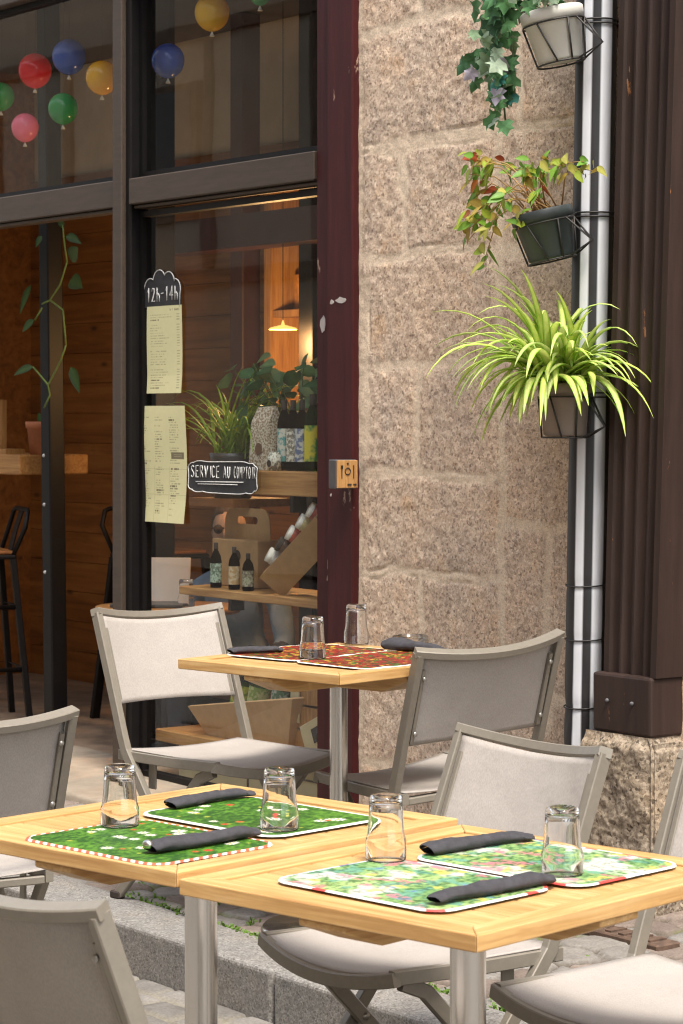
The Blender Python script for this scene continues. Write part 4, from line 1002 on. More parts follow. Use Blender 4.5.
# ================================================================ GUEST: SOLID FIGURE INSIDE, STANDING IN FOR A REFLECTION IN THE PANE
def guest():
    h = W(233, 543, 1.0); x, y, hz = h.x, 1.0, h.z
    b = thing('low_bench', 'low dark bench inside where the guest sits', 'bench', (x, y+.08, .14))
    mb = MB(); mb.box((0, 0, .20), (.9, .34, .04), None, .005); mb.build('seat', MT['panel'], b)
    for sx in (-.38, .38): mb = MB(); mb.box((sx, 0, .09), (.04, .3, .18)); mb.build('leg', MT['black'], b)
    t = thing('person', 'guest in a blue grey shirt and dark glasses behind the window shelf, stand-in for a reflection', 'person', (x, y, .14), R(42))
    z0 = .26; top = hz-.14-.11
    # body as one skinned surface
    V = [(0, .10, z0), (0, .08, z0+.16), (0, .05, top-.22), (0, .03, top-.06), (0, .0, top+.03), (0, -.01, top+.085)]
    Ra = [.135, .12, .135, .09, .05, .05]
    E = [(i, i+1) for i in range(5)]
    def add(p, r, f): V.append(p); Ra.append(r); E.append((f, len(V)-1)); return len(V)-1
    for sx in (-1, 1):
        a = add((sx*.10, .04, top-.075), .07, 3); a = add((sx*.185, .05, top-.11), .062, a); a = add((sx*.235, -.01, top-.33), .048, a); a = add((sx*.15, -.20, top-.38), .038, a); a = add((sx*.07, -.27, top-.34), .030, a)
        q = add((sx*.10, .02, z0), .10, 0); q = add((sx*.14, -.33, z0+.06), .075, q); q = add((sx*.14, -.36, .08), .05, q); q = add((sx*.14, -.46, .04), .04, q)
    me = bpy.data.meshes.new('body'); me.from_pydata(V, E, []); o = link('body', me, t)
    sk = o.modifiers.new('skin', 'SKIN'); sv = me.skin_vertices[0].data
    for i, r in enumerate(Ra): sv[i].radius = (r, r*(.78 if i < 4 else 1)); sv[i].use_root = (i == 0)
    sb = o.modifiers.new('sub', 'SUBSURF'); sb.levels = sb.render_levels = 2
    me.materials.append(MT['shirt']); me.materials.append(MT['trousers'])
    bpy.context.view_layer.update()
    m2 = bpy.data.meshes.new_from_object(o.evaluated_get(bpy.context.evaluated_depsgraph_get())); o.modifiers.clear(); o.data = m2
    for f in m2.polygons: f.use_smooth = True; f.material_index = 1 if f.center.z < z0+.06 or (f.center.y < -.06 and f.center.z < z0+.17) else 0
    hc = Vector((0, -.03, top+.165))
    mb = MB(); mb.ball(hc, .105, 24, 16, (.76, .92, 1.1)); mb.ball(hc+Vector((0, -.095, -.012)), .017, 10, 8, (.8, 1.1, 1.5))
    for sx in (-1, 1): mb.ball(hc+Vector((sx*.079, .012, -.005)), .024, 10, 8, (.45, .8, 1.2))
    mb.ball(hc+Vector((0, -.080, -.058)), .022, 10, 6, (1.2, .5, .35)); mb.ball(hc+Vector((0, -.055, -.085)), .036, 12, 8, (1, .9, .8))
    mb.tube([hc+Vector((0, .0, -.13)), hc+Vector((0, .0, -.06))], .048, 14)
    hd = mb.build('head', MT['skin'], t)
    mb = MB(); mb.ball(hc+Vector((0, .022, .022)), .114, 24, 14, (.80, .92, 1.04))
    for v in mb.bm.verts:
        if v.co.y < hc.y-.045 and v.co.z < hc.z+.058: v.co.y = hc.y-.03
    mb.build('hair', MT['hair'], t)
    mb = MB()
    for sx in (-1, 1): mb.lathe([(.0005, 0), (.019, 0), (.020, .004), (.0005, .005)], 18, hc+Vector((sx*.032, -.098, .010)), mtx=Matrix.Rotation(R(90), 4, 'X'))
    mb.tube([hc+Vector((-.078, .0, .012)), hc+Vector((-.062, -.092, .014)), hc+Vector((.062, -.092, .014)), hc+Vector((.078, .0, .012))], .0035, 6)
    mb.build('glasses', MT['mark'], t)
    for sx in (-1, 1):
        mb = MB(); p = Vector((sx*.07, -.27, top-.34)); mb.ball(p+Vector((-sx*.03, -.03, .0)), .036, 12, 8, (1, 1, .6))
        for k in range(4): mb.tube([p+Vector((-sx*(.01+.016*k), -.05, .005)), p+Vector((-sx*(.02+.016*k), -.085, .0)), p+Vector((-sx*(.03+.014*k), -.10+.006*abs(k-1), -.018))], .0085, 8)
        mb.tube([p+Vector((sx*.0, -.02, .01)), p+Vector((-sx*.0, -.06, .02)), p+Vector((-sx*.015, -.08, .015))], .0095, 8)
        mb.build('hand', MT['skin'], t)
    q = W(168, 606, .62)
    t = thing('low_table', 'low round table with a laptop inside behind the window', 'table', (q.x, .62, .14)); zt = q.z-.14
    mb = MB(); mb.lathe([(.0005, zt-.025), (.30, zt-.025), (.305, zt-.012), (.30, zt), (.0005, zt)], 40); mb.build('top', MT['shelf'], t)
    mb = MB(); mb.lathe([(.17, 0), (.17, .015), (.03, .03), (.025, zt-.02)], 24); mb.build('leg', MT['black'], t)
    q = W(150, 603, .55)
    l = thing('laptop', 'open silver laptop on the low table behind the glass', 'laptop', (q.x, .55, .14+zt+.001), R(48))
    mb = MB(); mb.box((0, 0, .008), (.30, .20, .014), None, .003); mb.build('base', MT['boxgrey'], l)
    mb = MB(); mb.box((0, 0, .09), (.30, .008, .19), Matrix.Rotation(R(-16), 3, 'X'), .003)
    for v in mb.bm.verts: v.co += Vector((0, .115, .012))
    mb.build('screen', MT['laptop'], l)
    q = W(178, 600, .62)
    o = dup(g0, 'upturned tumbler beside the laptop behind the window', (q.x, .66, .14+zt+.001)); o['group'] = 'upturned tumblers inside'
# ================================================================ HANGING POTS
def potshape(mb, d0, d1, h, rimh=.03):
    a, b = d0/2, d1/2-.006
    mb.lathe([(.0005, 0), (a-.006, 0), (a, .005), (b, h-rimh), (b+.007, h-rimh+.002), (b+.008, h-.003), (b+.005, h), (b-.002, h), (b-.006, h-.03), (.0005, h-.03)], 40)
def wire_holder(label, c, rot, w0, w1, h, pz):
    """welded wire basket round a pot at c (pot base centre) with a clamp round the pipe"""
    t = thing('wire_pot_holder', label, 'pot holder', c, 0, 'wire pot holders on the striped pipe'); t.rotation_euler = rot
    mb = MB(); q = .0028; zt = h*.74
    b, a = w1/2*.93+.006, w0/2+.005
    B = lambda an, rr, z: (rr*math.cos(R(an)), rr*math.sin(R(an)), z)
    k = [-143, -105, -60, -15, 37, 80, 125, 170]
    mb.tube([B(x, b, zt) for x in range(0, 360, 15)], q, 6, True)
    mb.tube([B(x, a, -.004) for x in range(0, 360, 15)], q, 6, True)
    for x0, x1 in ((-143, -120), (-75, -50), (-15, -15), (37, 37), (125, 125)): mb.tube([B(x0, b+.001, zt), B(x1, a+.001, -.004)], q, 6)
    e = (math.cos(R(40))*(b+.05), math.sin(R(40))*(b+.05)*.8, zt*.25)
    mb.tube([B(40, b, zt), e, B(40, a, -.004)], q, 6); mb.tube([B(5, b, zt), e, B(5, a, -.004)], q, 6)
    mb.build('basket', MT['iron'], t)
    px = 1.247+.025*(pz-.12)
    mtx = (Matrix.Translation(Vector(c)) @ t.rotation_euler.to_matrix().to_4x4()).inverted()
    for dz in (-.006, .006):
        mb = MB(); mb.tube([mtx @ Vector((px+.063*math.cos(k*math.pi/10), -.065+.063*math.sin(k*math.pi/10), pz+dz)) for k in range(20)], .0024, 6, True)
        an = 60 if dz < 0 else 10
        mb.tube([Vector(B(an, b, zt)), mtx @ Vector((px+.063*math.cos(R(200 if dz < 0 else 270)), -.065+.063*math.sin(R(200 if dz < 0 else 270)), pz+dz))], .0024, 6)
        mb.build('clamp', MT['iron'], t)
FWD = Vector((-math.sin(YAW), math.cos(YAW), 0))
def tilt(deg): return Matrix.Rotation(R(-deg), 3, FWD).to_euler()
def ivyleaf(mb, p, d, up, L, col):
    d = d.normalized(); s = d.cross(up).normalized(); n = s.cross(d)
    o = [(0, 0), (.30, -.10), (.62, .12), (.40, .34), (.60, .62), (.26, .62), (0, 1.05), (-.26, .62), (-.60, .62), (-.40, .34), (-.62, .12), (-.30, -.10)]
    vs = [p+d*L*.35-n*L*.06]+[p+s*q[0]*L+d*q[1]*L+n*((-.35*abs(q[0])+.12*math.sin(q[1]*9+q[0]*7))*L) for q in o]
    e = tuple(min(1, c*1.7+.04) for c in col); cs = [col]+[e if abs(q[0]) > .5 else col for q in o]
    mb.raw(vs, [(0, i, i % 12+1) for i in range(1, 13)], True, cs)
def pots():
    # 1: white pot and silk ivy
    c = W(561, 62, -.19); rt = tilt(11)
    t = thing('potted_ivy', 'off white square pot of trailing variegated ivy, topmost on the pipe', 'potted plant', c, 0, 'potted plants on the striped pipe'); t.rotation_euler = rt
    mb = MB(); potshape(mb, .128, .178, .150, .034); mb.build('pot', MT['pot_white'], t)
    mb = MB(); mb.lathe([(.0005, .131), (.06, .129), (.078, .125)], 24); mb.build('soil', MT['soil'], t)
    wire_holder('black wire holder round the white ivy pot at the top', c, rt, .128, .178, .150, 2.645)
    mb = MB(); ms = MB(); r = random.Random(6)
    strands = [[(.0, 0, .16), (-.10, -.06, .25), (-.19, -.08, .14), (-.22, -.08, -.02), (-.27, -.05, -.13)], [(-.02, -.02, .16), (-.14, -.03, .24), (-.26, -.03, .18), (-.31, -.02, .06), (-.30, -.02, -.06)],
               [(-.02, 0, .16), (-.10, .0, .28), (-.16, -.06, .2), (-.17, -.06, .06), (-.21, -.05, -.06)], [(0, 0, .16), (-.2, 0, .30), (-.30, .02, .26), (-.37, .02, .12), (-.35, .02, .02)], [(.02, 0, .16), (.06, -.05, .23), (.1, -.08, .24)], [(.04, .02, .16), (.0, -.06, .22), (-.04, -.10, .22)]]
    for st in strands:
        P = [Vector(p)+Vector((.045 if n_ else 0, 0, 0)) for n_, p in enumerate(st)]; ms.tube(P, .003, 5)
        for k in range(30 if len(st) > 3 else 10):
            f = r.uniform(.15, 1)*(len(P)-1); i = min(int(f), len(P)-2); q = P[i].lerp(P[i+1], f-i)+Vector((r.gauss(0, .025), r.gauss(-.02, .025), r.gauss(0, .02)))
            col = r.choice([(.05, .14, .05), (.08, .20, .075), (.19, .29, .16), (.33, .41, .29), (.03, .09, .035), (.09, .23, .08), (.26, .35, .23)] if r.random() > .09 else [(.42, .38, .44), (.08, .30, .24), (.05, .24, .19)])
            ivyleaf(mb, q, Vector((r.gauss(-.15, .7), r.gauss(-.25, .35), r.gauss(-.7, .5))), Vector((r.gauss(0.3, .45), -1, r.gauss(.2, .4))), r.uniform(.034, .060), col)
    mb.build('foliage', MT['dullleaf'], t, recalc=False); ms.build('stem', M('ivy stem', (.10, .14, .06), .7), t)
    # 2: dark pot with reddish cutting
    c = W(552, 259, -.19); rot = tilt(13)
    t = thing('potted_shrub', 'dark green grey pot with red and yellow leaved shrub, middle of the pipe', 'potted plant', c, 0, 'potted plants on the striped pipe'); t.rotation_euler = rot
    mb = MB(); potshape(mb, .132, .176, .140, .03); mb.build('pot', MT['pot_dark'], t)
    mb = MB(); mb.lathe([(.0005, .128), (.06, .125), (.078, .118)], 24); mb.build('soil', MT['soil'], t)
    wire_holder('black wire holder round the dark shrub pot in the middle', c, rot, .132, .176, .140, 2.095)
    mb = MB(); ms = MB(); r = random.Random(16)
    tips = [(-.14, -.1, .34), (-.20, -.06, .30), (-.25, -.05, .22), (-.30, -.03, .12), (-.22, -.1, .14), (-.10, -.12, .12), (.06, -.1, .26), (.17, -.05, .24), (.25, -.03, .20), (.10, -.12, .17), (-.05, -.1, .20), (-.18, -.1, .18), (-.28, -.02, .16), (.0, -.1, .10), (-.16, -.12, .03), (.03, 0, .24), (-.09, 0, .28)]
    tips = tips+[(a*.8+r.gauss(0, .03), b+r.gauss(0, .03), z+r.uniform(-.02, .04)) for a, b, z in tips[:9] if z > .15]
    for tp in tips:
        b0 = Vector((r.uniform(-.06, .06), r.uniform(-.05, .04), .14)); e = Vector(tp); mid = b0.lerp(e, .5)+Vector((0, 0, .05+r.uniform(0, .03)))
        e.x += .03 if e.x > 0 else 0; P = [b0, b0.lerp(mid, .6)+Vector((0, 0, .015)), mid, e]; ms.tube(P, lambda q: .0026-.0014*q, 5)
        for k in range(8):
            f = r.uniform(.35, 1.0); q = mid.lerp(e, f)+Vector((r.gauss(0, .012), r.gauss(0, .012), r.gauss(0, .012)))
            xx = q.x
            red = r.random() < (.30 if xx < -.1 and q.z > .2 else .06)
            col = r.choice([(.30, .06, .02), (.36, .11, .02)]) if red else r.choice([(.26, .33, .03), (.16, .30, .03), (.36, .34, .07), (.36, .26, .05), (.13, .27, .03)])
            leaf(mb, q, Vector((r.gauss(.1 if xx > 0 else -.3, .6), r.gauss(-.3, .4), r.gauss(-.2, .6))), Vector((r.gauss(0, .4), -1, .6)), r.uniform(.030, .056), r.uniform(.016, .029), [col, tuple(min(1, x*1.35) for x in col), col], .25)
    mb.build('foliage', MT['leaf'], t, recalc=False); ms.build('stem', M('pale twig', (.34, .20, .07), .8), t)
    # 3: taupe pot with spider plant
    c = W(565, 436, -.19)
    t = thing('spider_plant', 'bushy bright green striped spider plant in a taupe pot, lowest on the pipe', 'potted plant', c, 0, 'potted plants on the striped pipe')
    mb = MB(); potshape(mb, .122, .150, .150, .03); mb.build('pot', MT['pot_taupe'], t)
    mb = MB(); mb.lathe([(.0005, .135), (.05, .13), (.066, .12)], 24); mb.build('soil', MT['soil'], t)
    wire_holder('black wire holder round the taupe spider plant pot at the bottom', c, (0, 0, 0), .122, .150, .150, 1.58)
    mb = MB(); r = random.Random(12)
    for k in range(200):
        a = r.uniform(0, 6.283) if k < 170 else R(-43)+r.gauss(0, .7)
        # the plant leans to the street and the light
        L = r.uniform(.20, .43)*(1.0 if math.cos(a) < .3 else .88); el = r.choice([r.uniform(.4, .9), r.uniform(.8, 1.4), r.uniform(.2, .7), r.uniform(.7, 1.2)])
        g = r.uniform(.75, 1.15)
        blade(mb, r, Vector((r.gauss(-.01, .03), r.gauss(-.02, .03), .15)), a, L, r.uniform(.019, .029), el, [(.20*g, .44*g, .012), (.72*g, .80*g, .22), None], r.uniform(.9, 2.3), 11)
    mb.build('foliage', MT['leaf'], t, recalc=False)
pots()

# ================================================================ TABLES
def make_table(a, b, top, pole_r, label, loc, rz, group):
    t = thing('bistro_table', label, 'table', loc, rz, group)
    th, bw = .027, .052
    def brd(x0, x1, y0, y1, m, z1=top, tk=th):
        mb = MB(); mb.box((0, 0, 0), (x1-x0-.0006, y1-y0-.0006, tk), None, .0035, 2); o = mb.build('border_board', MT[m], t); o.location = ((x0+x1)/2, (y0+y1)/2, z1-tk/2); return o
    # mitred frame
    for k, (L, wd, ang, m) in enumerate(((a, b, 0, 'x'), (b, a, 90, 'y'), (a, b, 180, 'x'), (b, a, 270, 'y'))):
        mb = MB(); h = L/2; d = wd/2; e = .0004; c = .003
        prof = [(-h+e, -d), (h-e, -d), (h-bw-e, -d+bw), (-h+bw+e, -d+bw)]
        vs = [(x, y, z) for z in (top-th, top) for x, y in prof]
        mb.raw(vs, [(0, 1, 5, 4), (1, 2, 6, 5), (2, 3, 7, 6), (3, 0, 4, 7), (4, 5, 6, 7), (3, 2, 1, 0)], False)
        o = mb.build('border_board', MT['pine_x'], t, .0022); o.rotation_euler = (0, 0, R(ang))
    n = 6; w = (b-2*bw)/n
    for k in range(n):
        y0 = -b/2+bw+k*w; mb = MB(); mb.box((0, 0, 0), (a-2*bw-.004, w-.0055, .02), None, .0022, 1); o = mb.build('slat', MT['pine_x'], t); o.location = (0, y0+w/2, top-.0142)
    # cross battens under the top, tapered at the ends
    for ang, L in ((0, b), (90, a)):
        h = L/2-.006; hw = .052
        mb = MB()
        prof = [(-h, top-th), (h, top-th), (h, top-th-.012), (h-.09, top-th-.045), (-h+.09, top-th-.045), (-h, top-th-.012)]
        zo = 0 if ang == 0 else .0015
        vs = [(sx*hw, p[0], p[1]-(zo if p[1] < top-th-.02 else 0)) for sx in (-1, 1) for p in prof]
        fs = [tuple(range(6)), tuple(range(11, 5, -1))]+[(k, (k+1) % 6, 6+(k+1) % 6, 6+k) for k in range(6)]
        mb.raw(vs, fs, False); o = mb.build('batten', MT['pine_y'], t, .003); o.rotation_euler = (0, 0, R(ang))
    mb = MB(); mb.lathe([(pole_r, .012), (pole_r, top-th-.05)], 36); mb.build('pole', MT['steel'], t)
    mb = MB(); mb.lathe([(.0005, 0), (.21, 0), (.212, .004), (.205, .012), (.06, .018), (pole_r+.002, .03), (pole_r, .03)], 48); mb.build('base_plate', MT['steel'], t)
    return t
ROT = R(10.5)
make_table(.65, .74, .75, .031, 'pine bistro table with green daisy lawn placemats, left of the joined pair', (2.590, -2.262, 0), ROT, 'wooden bistro tables')
make_table(.65, .74, .74, .031, 'pine bistro table with pale flower garden placemats, right of the joined pair', (3.236, -2.143, 0), ROT, 'wooden bistro tables')
make_table(.60, .64, .74, .0245, 'smaller pine bistro table with red speckled placemats by the stone wall', (1.13, -.852, .12), ROT, 'wooden bistro tables')

# ---------------------------------------------------------------- place mats
def matmesh(name, label, loc, rz, w, d, paint, wav=0, group='printed placemats', rc=.045):
    n, m = 250, 190
    u, v = np.meshgrid(np.linspace(-1, 1, n), np.linspace(-1, 1, m), indexing='ij')
    x = u*w/2; y = v*d/2
    # squeeze the square grid into a rounded rectangle
    ax = np.abs(x)-(w/2-rc); ay = np.abs(y)-(d/2-rc)
    k = (ax > 0) & (ay > 0)
    mx = np.maximum(ax, ay); ln = np.hypot(ax, ay)+1e-9
    f = np.where(k, mx/ln, 1)
    x2 = np.where(k, np.sign(x)*(w/2-rc+ax*f), x); y2 = np.where(k, np.sign(y)*(d/2-rc+ay*f), y)
    e = np.where(k, rc-np.hypot(x2-np.sign(x)*(w/2-rc), y2-np.sign(y)*(d/2-rc)), np.minimum(w/2-np.abs(x2), d/2-np.abs(y2)))
    ang = np.arctan2(y2*w/d, x2)
    c = paint(x2, y2, e, ang)
    Z = .0026+wav*(fbm(x2*14, y2*14, 3, 7)-.35)*np.clip(1-e/.05, 0, 1)
    Z[0, :] = Z[-1, :] = .0004; Z[:, 0] = Z[:, -1] = .0004
    o = gridmesh(name, np.stack([x2, y2, Z], -1), c, MT['mat']); o.location = loc; o.rotation_euler = (0, 0, rz)
    tag(o, label, 'placemat', group); return o
def daisies(x, y, seed, n, w, d, c, r0=(.009, .016), flowers=((.80, .78, .70),), heart=(.70, .50, .05)):
    r = np.random.RandomState(seed)
    for i in range(n):
        cx, cy = r.uniform(-w/2+.03, w/2-.03), r.uniform(-d/2+.03, d/2-.03); rr = r.uniform(*r0); ph = r.uniform(0, 6)
        rad = np.hypot(x-cx, y-cy); a = np.arctan2(y-cy, x-cx)
        pet = rad < rr*(.78+.22*np.cos(a*9+ph)); c[pet] = flowers[r.randint(len(flowers))]
        c[rad < rr*.3] = heart
    return c
def paint_lawn(seed, fine):
    def f(x, y, e, ang):
        g = fbm(x*170+y*60, y*90-x*40, 4, seed); g2 = fbm(x*16, y*16, 3, seed+3)
        c = lerp(cgrid(x.shape, (.018, .085, .008)), cgrid(x.shape, (.12, .30, .025)), sstep(.3, .7, g*.7+g2*.3)[..., None])
        c = daisies(x, y, seed, 17, .38, .30, c, (.010, .017))
        c = daisies(x, y, seed+1, 7, .38, .30, c, (.006, .011), ((.62, .06, .03), (.55, .14, .03)), (.5, .05, .03))
        c = daisies(x, y, seed+2, 12, .38, .30, c, (.004, .008), ((.55, .52, .06), (.40, .46, .05)), (.5, .45, .05))
        arc = np.where(np.abs(x) > .14, y, x)*1.0
        per = np.floor((x+y*(1 if fine else .8))/(.011 if fine else .02))
        st = (per % 2)[..., None]
        edge = lerp(cgrid(x.shape, (.80, .76, .70)), cgrid(x.shape, (.66, .12, .06)), st*1.0)
        if not fine: edge = lerp(edge, cgrid(x.shape, (.80, .78, .72)), (fbm(x*25, y*25, 2, 4) < .55)[..., None]*1.0)
        return np.where((e < .0085)[..., None], edge*.9, c*.78)
    return f
def paint_garden(seed):
    def f(x, y, e, ang):
        g = fbm(x*150, y*150, 4, seed); g2 = fbm(x*17, y*17, 4, seed+3); g3 = fbm(x*38, y*38, 4, seed+5)
        c = lerp(cgrid(x.shape, (.07, .24, .07)), cgrid(x.shape, (.44, .60, .22)), sstep(.25, .75, g*.5+g2*.5)[..., None])
        c = lerp(c, cgrid(x.shape, (.14, .38, .28)), sstep(.52, .62, g3)[..., None]*.8)
        c = lerp(c, cgrid(x.shape, (.74, .74, .66)), sstep(.50, .60, fbm(x*13+4, y*19, 4, seed+8))[..., None]*.8)
        c = lerp(c, cgrid(x.shape, (.62, .16, .24)), (sstep(.58, .64, fbm(x*22+9, y*30, 4, seed+11))*sstep(.35, .5, g))[..., None]*.8)
        c = lerp(c, cgrid(x.shape, (.70, .62, .12)), sstep(.60, .68, fbm(x*30+2, y*30, 3, seed+14))[..., None]*.8)
        c = lerp(c, cgrid(x.shape, (.20, .30, .55)), sstep(.62, .68, fbm(x*40+7, y*40, 2, seed+17))[..., None]*.8)
        c = lerp(c, c*.55, sstep(.42, .36, g)[..., None])
        seg = np.floor((ang+np.pi)/(2*np.pi)*44); hh = hsh(seg, seg*0, seed)
        edge = cgrid(x.shape, (.80, .79, .76))
        edge[hh > .72] = (.66, .07, .06); edge[hh > .93] = (.10, .12, .36); edge[(hh > .66) & (hh <= .72)] = (.40, .46, .55)
        return np.where((e < .0075)[..., None], edge*.9, c*.80)
    return f
def paint_berries(seed):
    def f(x, y, e, ang):
        d, a, b = voro(x/.0125, y/.0125, .9); h = hsh(a, b, seed)
        c = cgrid(x.shape, (.26, .014, .010)); c[h > .34] = (.34, .035, .012); c[h > .50] = (.05, .022, .010); c[h > .66] = (.50, .32, .03); c[h > .75] = (.04, .13, .012); c[h > .90] = (.22, .035, .012)
        c = lerp(c, cgrid(x.shape, (.035, .014, .008)), (1-sstep(.04, .22, d))[..., None])
        edge = lerp(cgrid(x.shape, (.78, .76, .70)), cgrid(x.shape, (.10, .42, .20)), (fbm(x*12, y*12, 2, seed) > .56)[..., None]*1.0)
        return np.where((e < .006)[..., None], edge, c)
    return f
zl, zr, zt = .7505, .7405, .8605
m8 = R(8.5)
matmesh('placemat', 'green daisy lawn placemat with fine red gingham edge, nearest on the left table', (2.705, -2.452, zl), m8, .39, .30, paint_lawn(3, True))
matmesh('placemat', 'green daisy lawn placemat at the back of the left table', (2.600, -2.135, zl), m8, .39, .30, paint_lawn(9, False))
matmesh('placemat', 'pale flower garden placemat at the front of the right table', (3.258, -2.282, zr), m8, .39, .295, paint_garden(5))
matmesh('placemat', 'greener flower garden placemat at the back of the right table', (3.238, -1.968, zr), m8, .39, .295, paint_garden(12))
matmesh('placemat', 'red speckled placemat at the left side of the small far table', (.975, -.845, zt), R(102), .40, .29, paint_berries(2), .008)
matmesh('placemat', 'red speckled placemat at the right side of the small far table', (1.262, -.80, zt), R(98), .42, .29, paint_berries(6), .008)

# ---------------------------------------------------------------- glasses and napkins
def make_glass():
    t = thing('glass_tumbler', '', 'glass', (0, 0, 0), 0, 'upturned tumblers on the tables')
    out = [(.0003, .114), (.020, .1142), (.0265, .1125), (.0288, .108), (.0300, .085), (.0312, .062), (.0326, .046), (.0346, .038), (.0360, .034), (.0361, .020), (.0358, .004), (.0352, .0006), (.0342, .0006), (.0336, .004), (.0336, .030), (.0318, .040), (.0298, .048), (.0284, .064), (.0272, .085), (.0262, .098), (.022, .101), (.0003, .1015)]
    mb = MB(); mb.lathe(out, 40); mb.build('body', MT['tumbler'], t)
    return t
g0 = make_glass()
GL = [((2.542, -2.412, zl+.003), 'upturned tumbler at the left of the near daisy placemat'), ((2.752, -2.195, zl+.003), 'upturned tumbler between the two daisy placemats at the right'),
      ((3.068, -2.190, zr+.003), 'upturned tumbler at the left corner of the front garden placemat'), ((3.350, -2.030, zr+.003), 'upturned tumbler on the back garden placemat right of the napkin'),
      ((1.137, -.945, zt+.004), 'upturned tumbler in front on the small far table'), ((.873, -.598, zt+.004), 'upturned tumbler at the back of the small far table near the post')]
for i, (l, lab) in enumerate(GL):
    o = g0 if i == 0 else dup(g0)
    o.location = l; o['label'] = lab; o.rotation_euler = (0, 0, i*.7)
def napkin(label, p0, p1, z, r0, r1, seed, cut=True):
    P0, P1 = Vector((*p0, 0)), Vector((*p1, 0)); d = P1-P0; L = d.length
    t = thing('rolled_napkin', label, 'napkin', (P0.x, P0.y, z), math.atan2(d.y, d.x), 'rolled charcoal napkins')
    n, m = 44, 28
    s, a = np.meshgrid(np.linspace(0, 1, n), np.linspace(0, 2*np.pi, m), indexing='ij')
    rr = .80*lerp(r0, r1, s)*(1+.10*(fbm(s*5, np.cos(a)*1.2+np.sin(a)*.7+seed, 3, seed)-.5)*2)
    rr = rr*(1+.16*np.exp(-((a-.9-s*1.3)/.10)**2))*(1+.05*np.sin(s*9+a*2+seed))*(1-.14*np.exp(-((s-.62-.1*np.cos(a))/.03)**2)*(seed % 3 == 2)); rr = rr*np.where(s > .985, .86, 1)*np.where(s < .012, .9, 1)
    y = rr*1.22*np.cos(a); zz = rr*.74*np.sin(a)+rr.mean()*.72
    zz = np.maximum(zz, .0005); x = s*L+.006*np.cos(a*1.0)*(s > .9)-.006*np.sin(a)*(s < .1)
    fl = sstep(.80, 1, s)*.45+sstep(.12, 0, s)*.25; zz = zz*(1-fl); zz = zz+.0022*(fbm(s*14, a*2.2, 3, seed+4)-.5)*2*(zz > .004); y = y*(1+fl*.35)
    yy = y+.006*np.sin(s*4+seed)
    gridmesh('cloth', np.stack([x, yy, zz], -1), None, MT['cloth'], t)
    if cut:
        mb = MB(); mb.ball((-.004, .002, r0*.8), r0*.55, 14, 8, (.8, 1, .8)); mb.build('cutlery_end', MT['steel'], t)
napkin('charcoal napkin roll with cutlery showing on the near daisy placemat', (2.820, -2.520), (2.782, -2.262), zl+.004, .0195, .019, 3)
napkin('charcoal napkin roll on the back daisy placemat', (2.432, -2.235), (2.405, -2.012), zl+.004, .019, .015, 5, False)
napkin('charcoal napkin roll on the front garden placemat', (3.428, -2.368), (3.384, -2.095), zr+.004, .0145, .023, 8, False)
napkin('charcoal napkin roll with folded end on the back garden placemat', (3.070, -2.105), (3.078, -1.855), zr+.004, .022, .014, 11, False)
napkin('flat charcoal napkin roll at the left of the small far table', (.905, -1.055), (.93, -.90), zt+.004, .016, .015, 14, False)
napkin('charcoal napkin slung in front of the glass ashtray on the far table', (1.045, -.605), (1.275, -.600), zt+.004, .034, .016, 17, False)
t = thing('glass_ashtray', 'low round smoked glass ashtray behind the crumpled napkin', 'ashtray', (1.045, -.535, zt+.001))
mb = MB(); mb.lathe([(.0004, 0), (.048, 0), (.050, .004), (.051, .034), (.048, .036), (.045, .034), (.044, .012), (.0004, .010)], 36); mb.build('bowl', glassmat('smoked glass', (.86, .85, .83), .2), t)

guest()

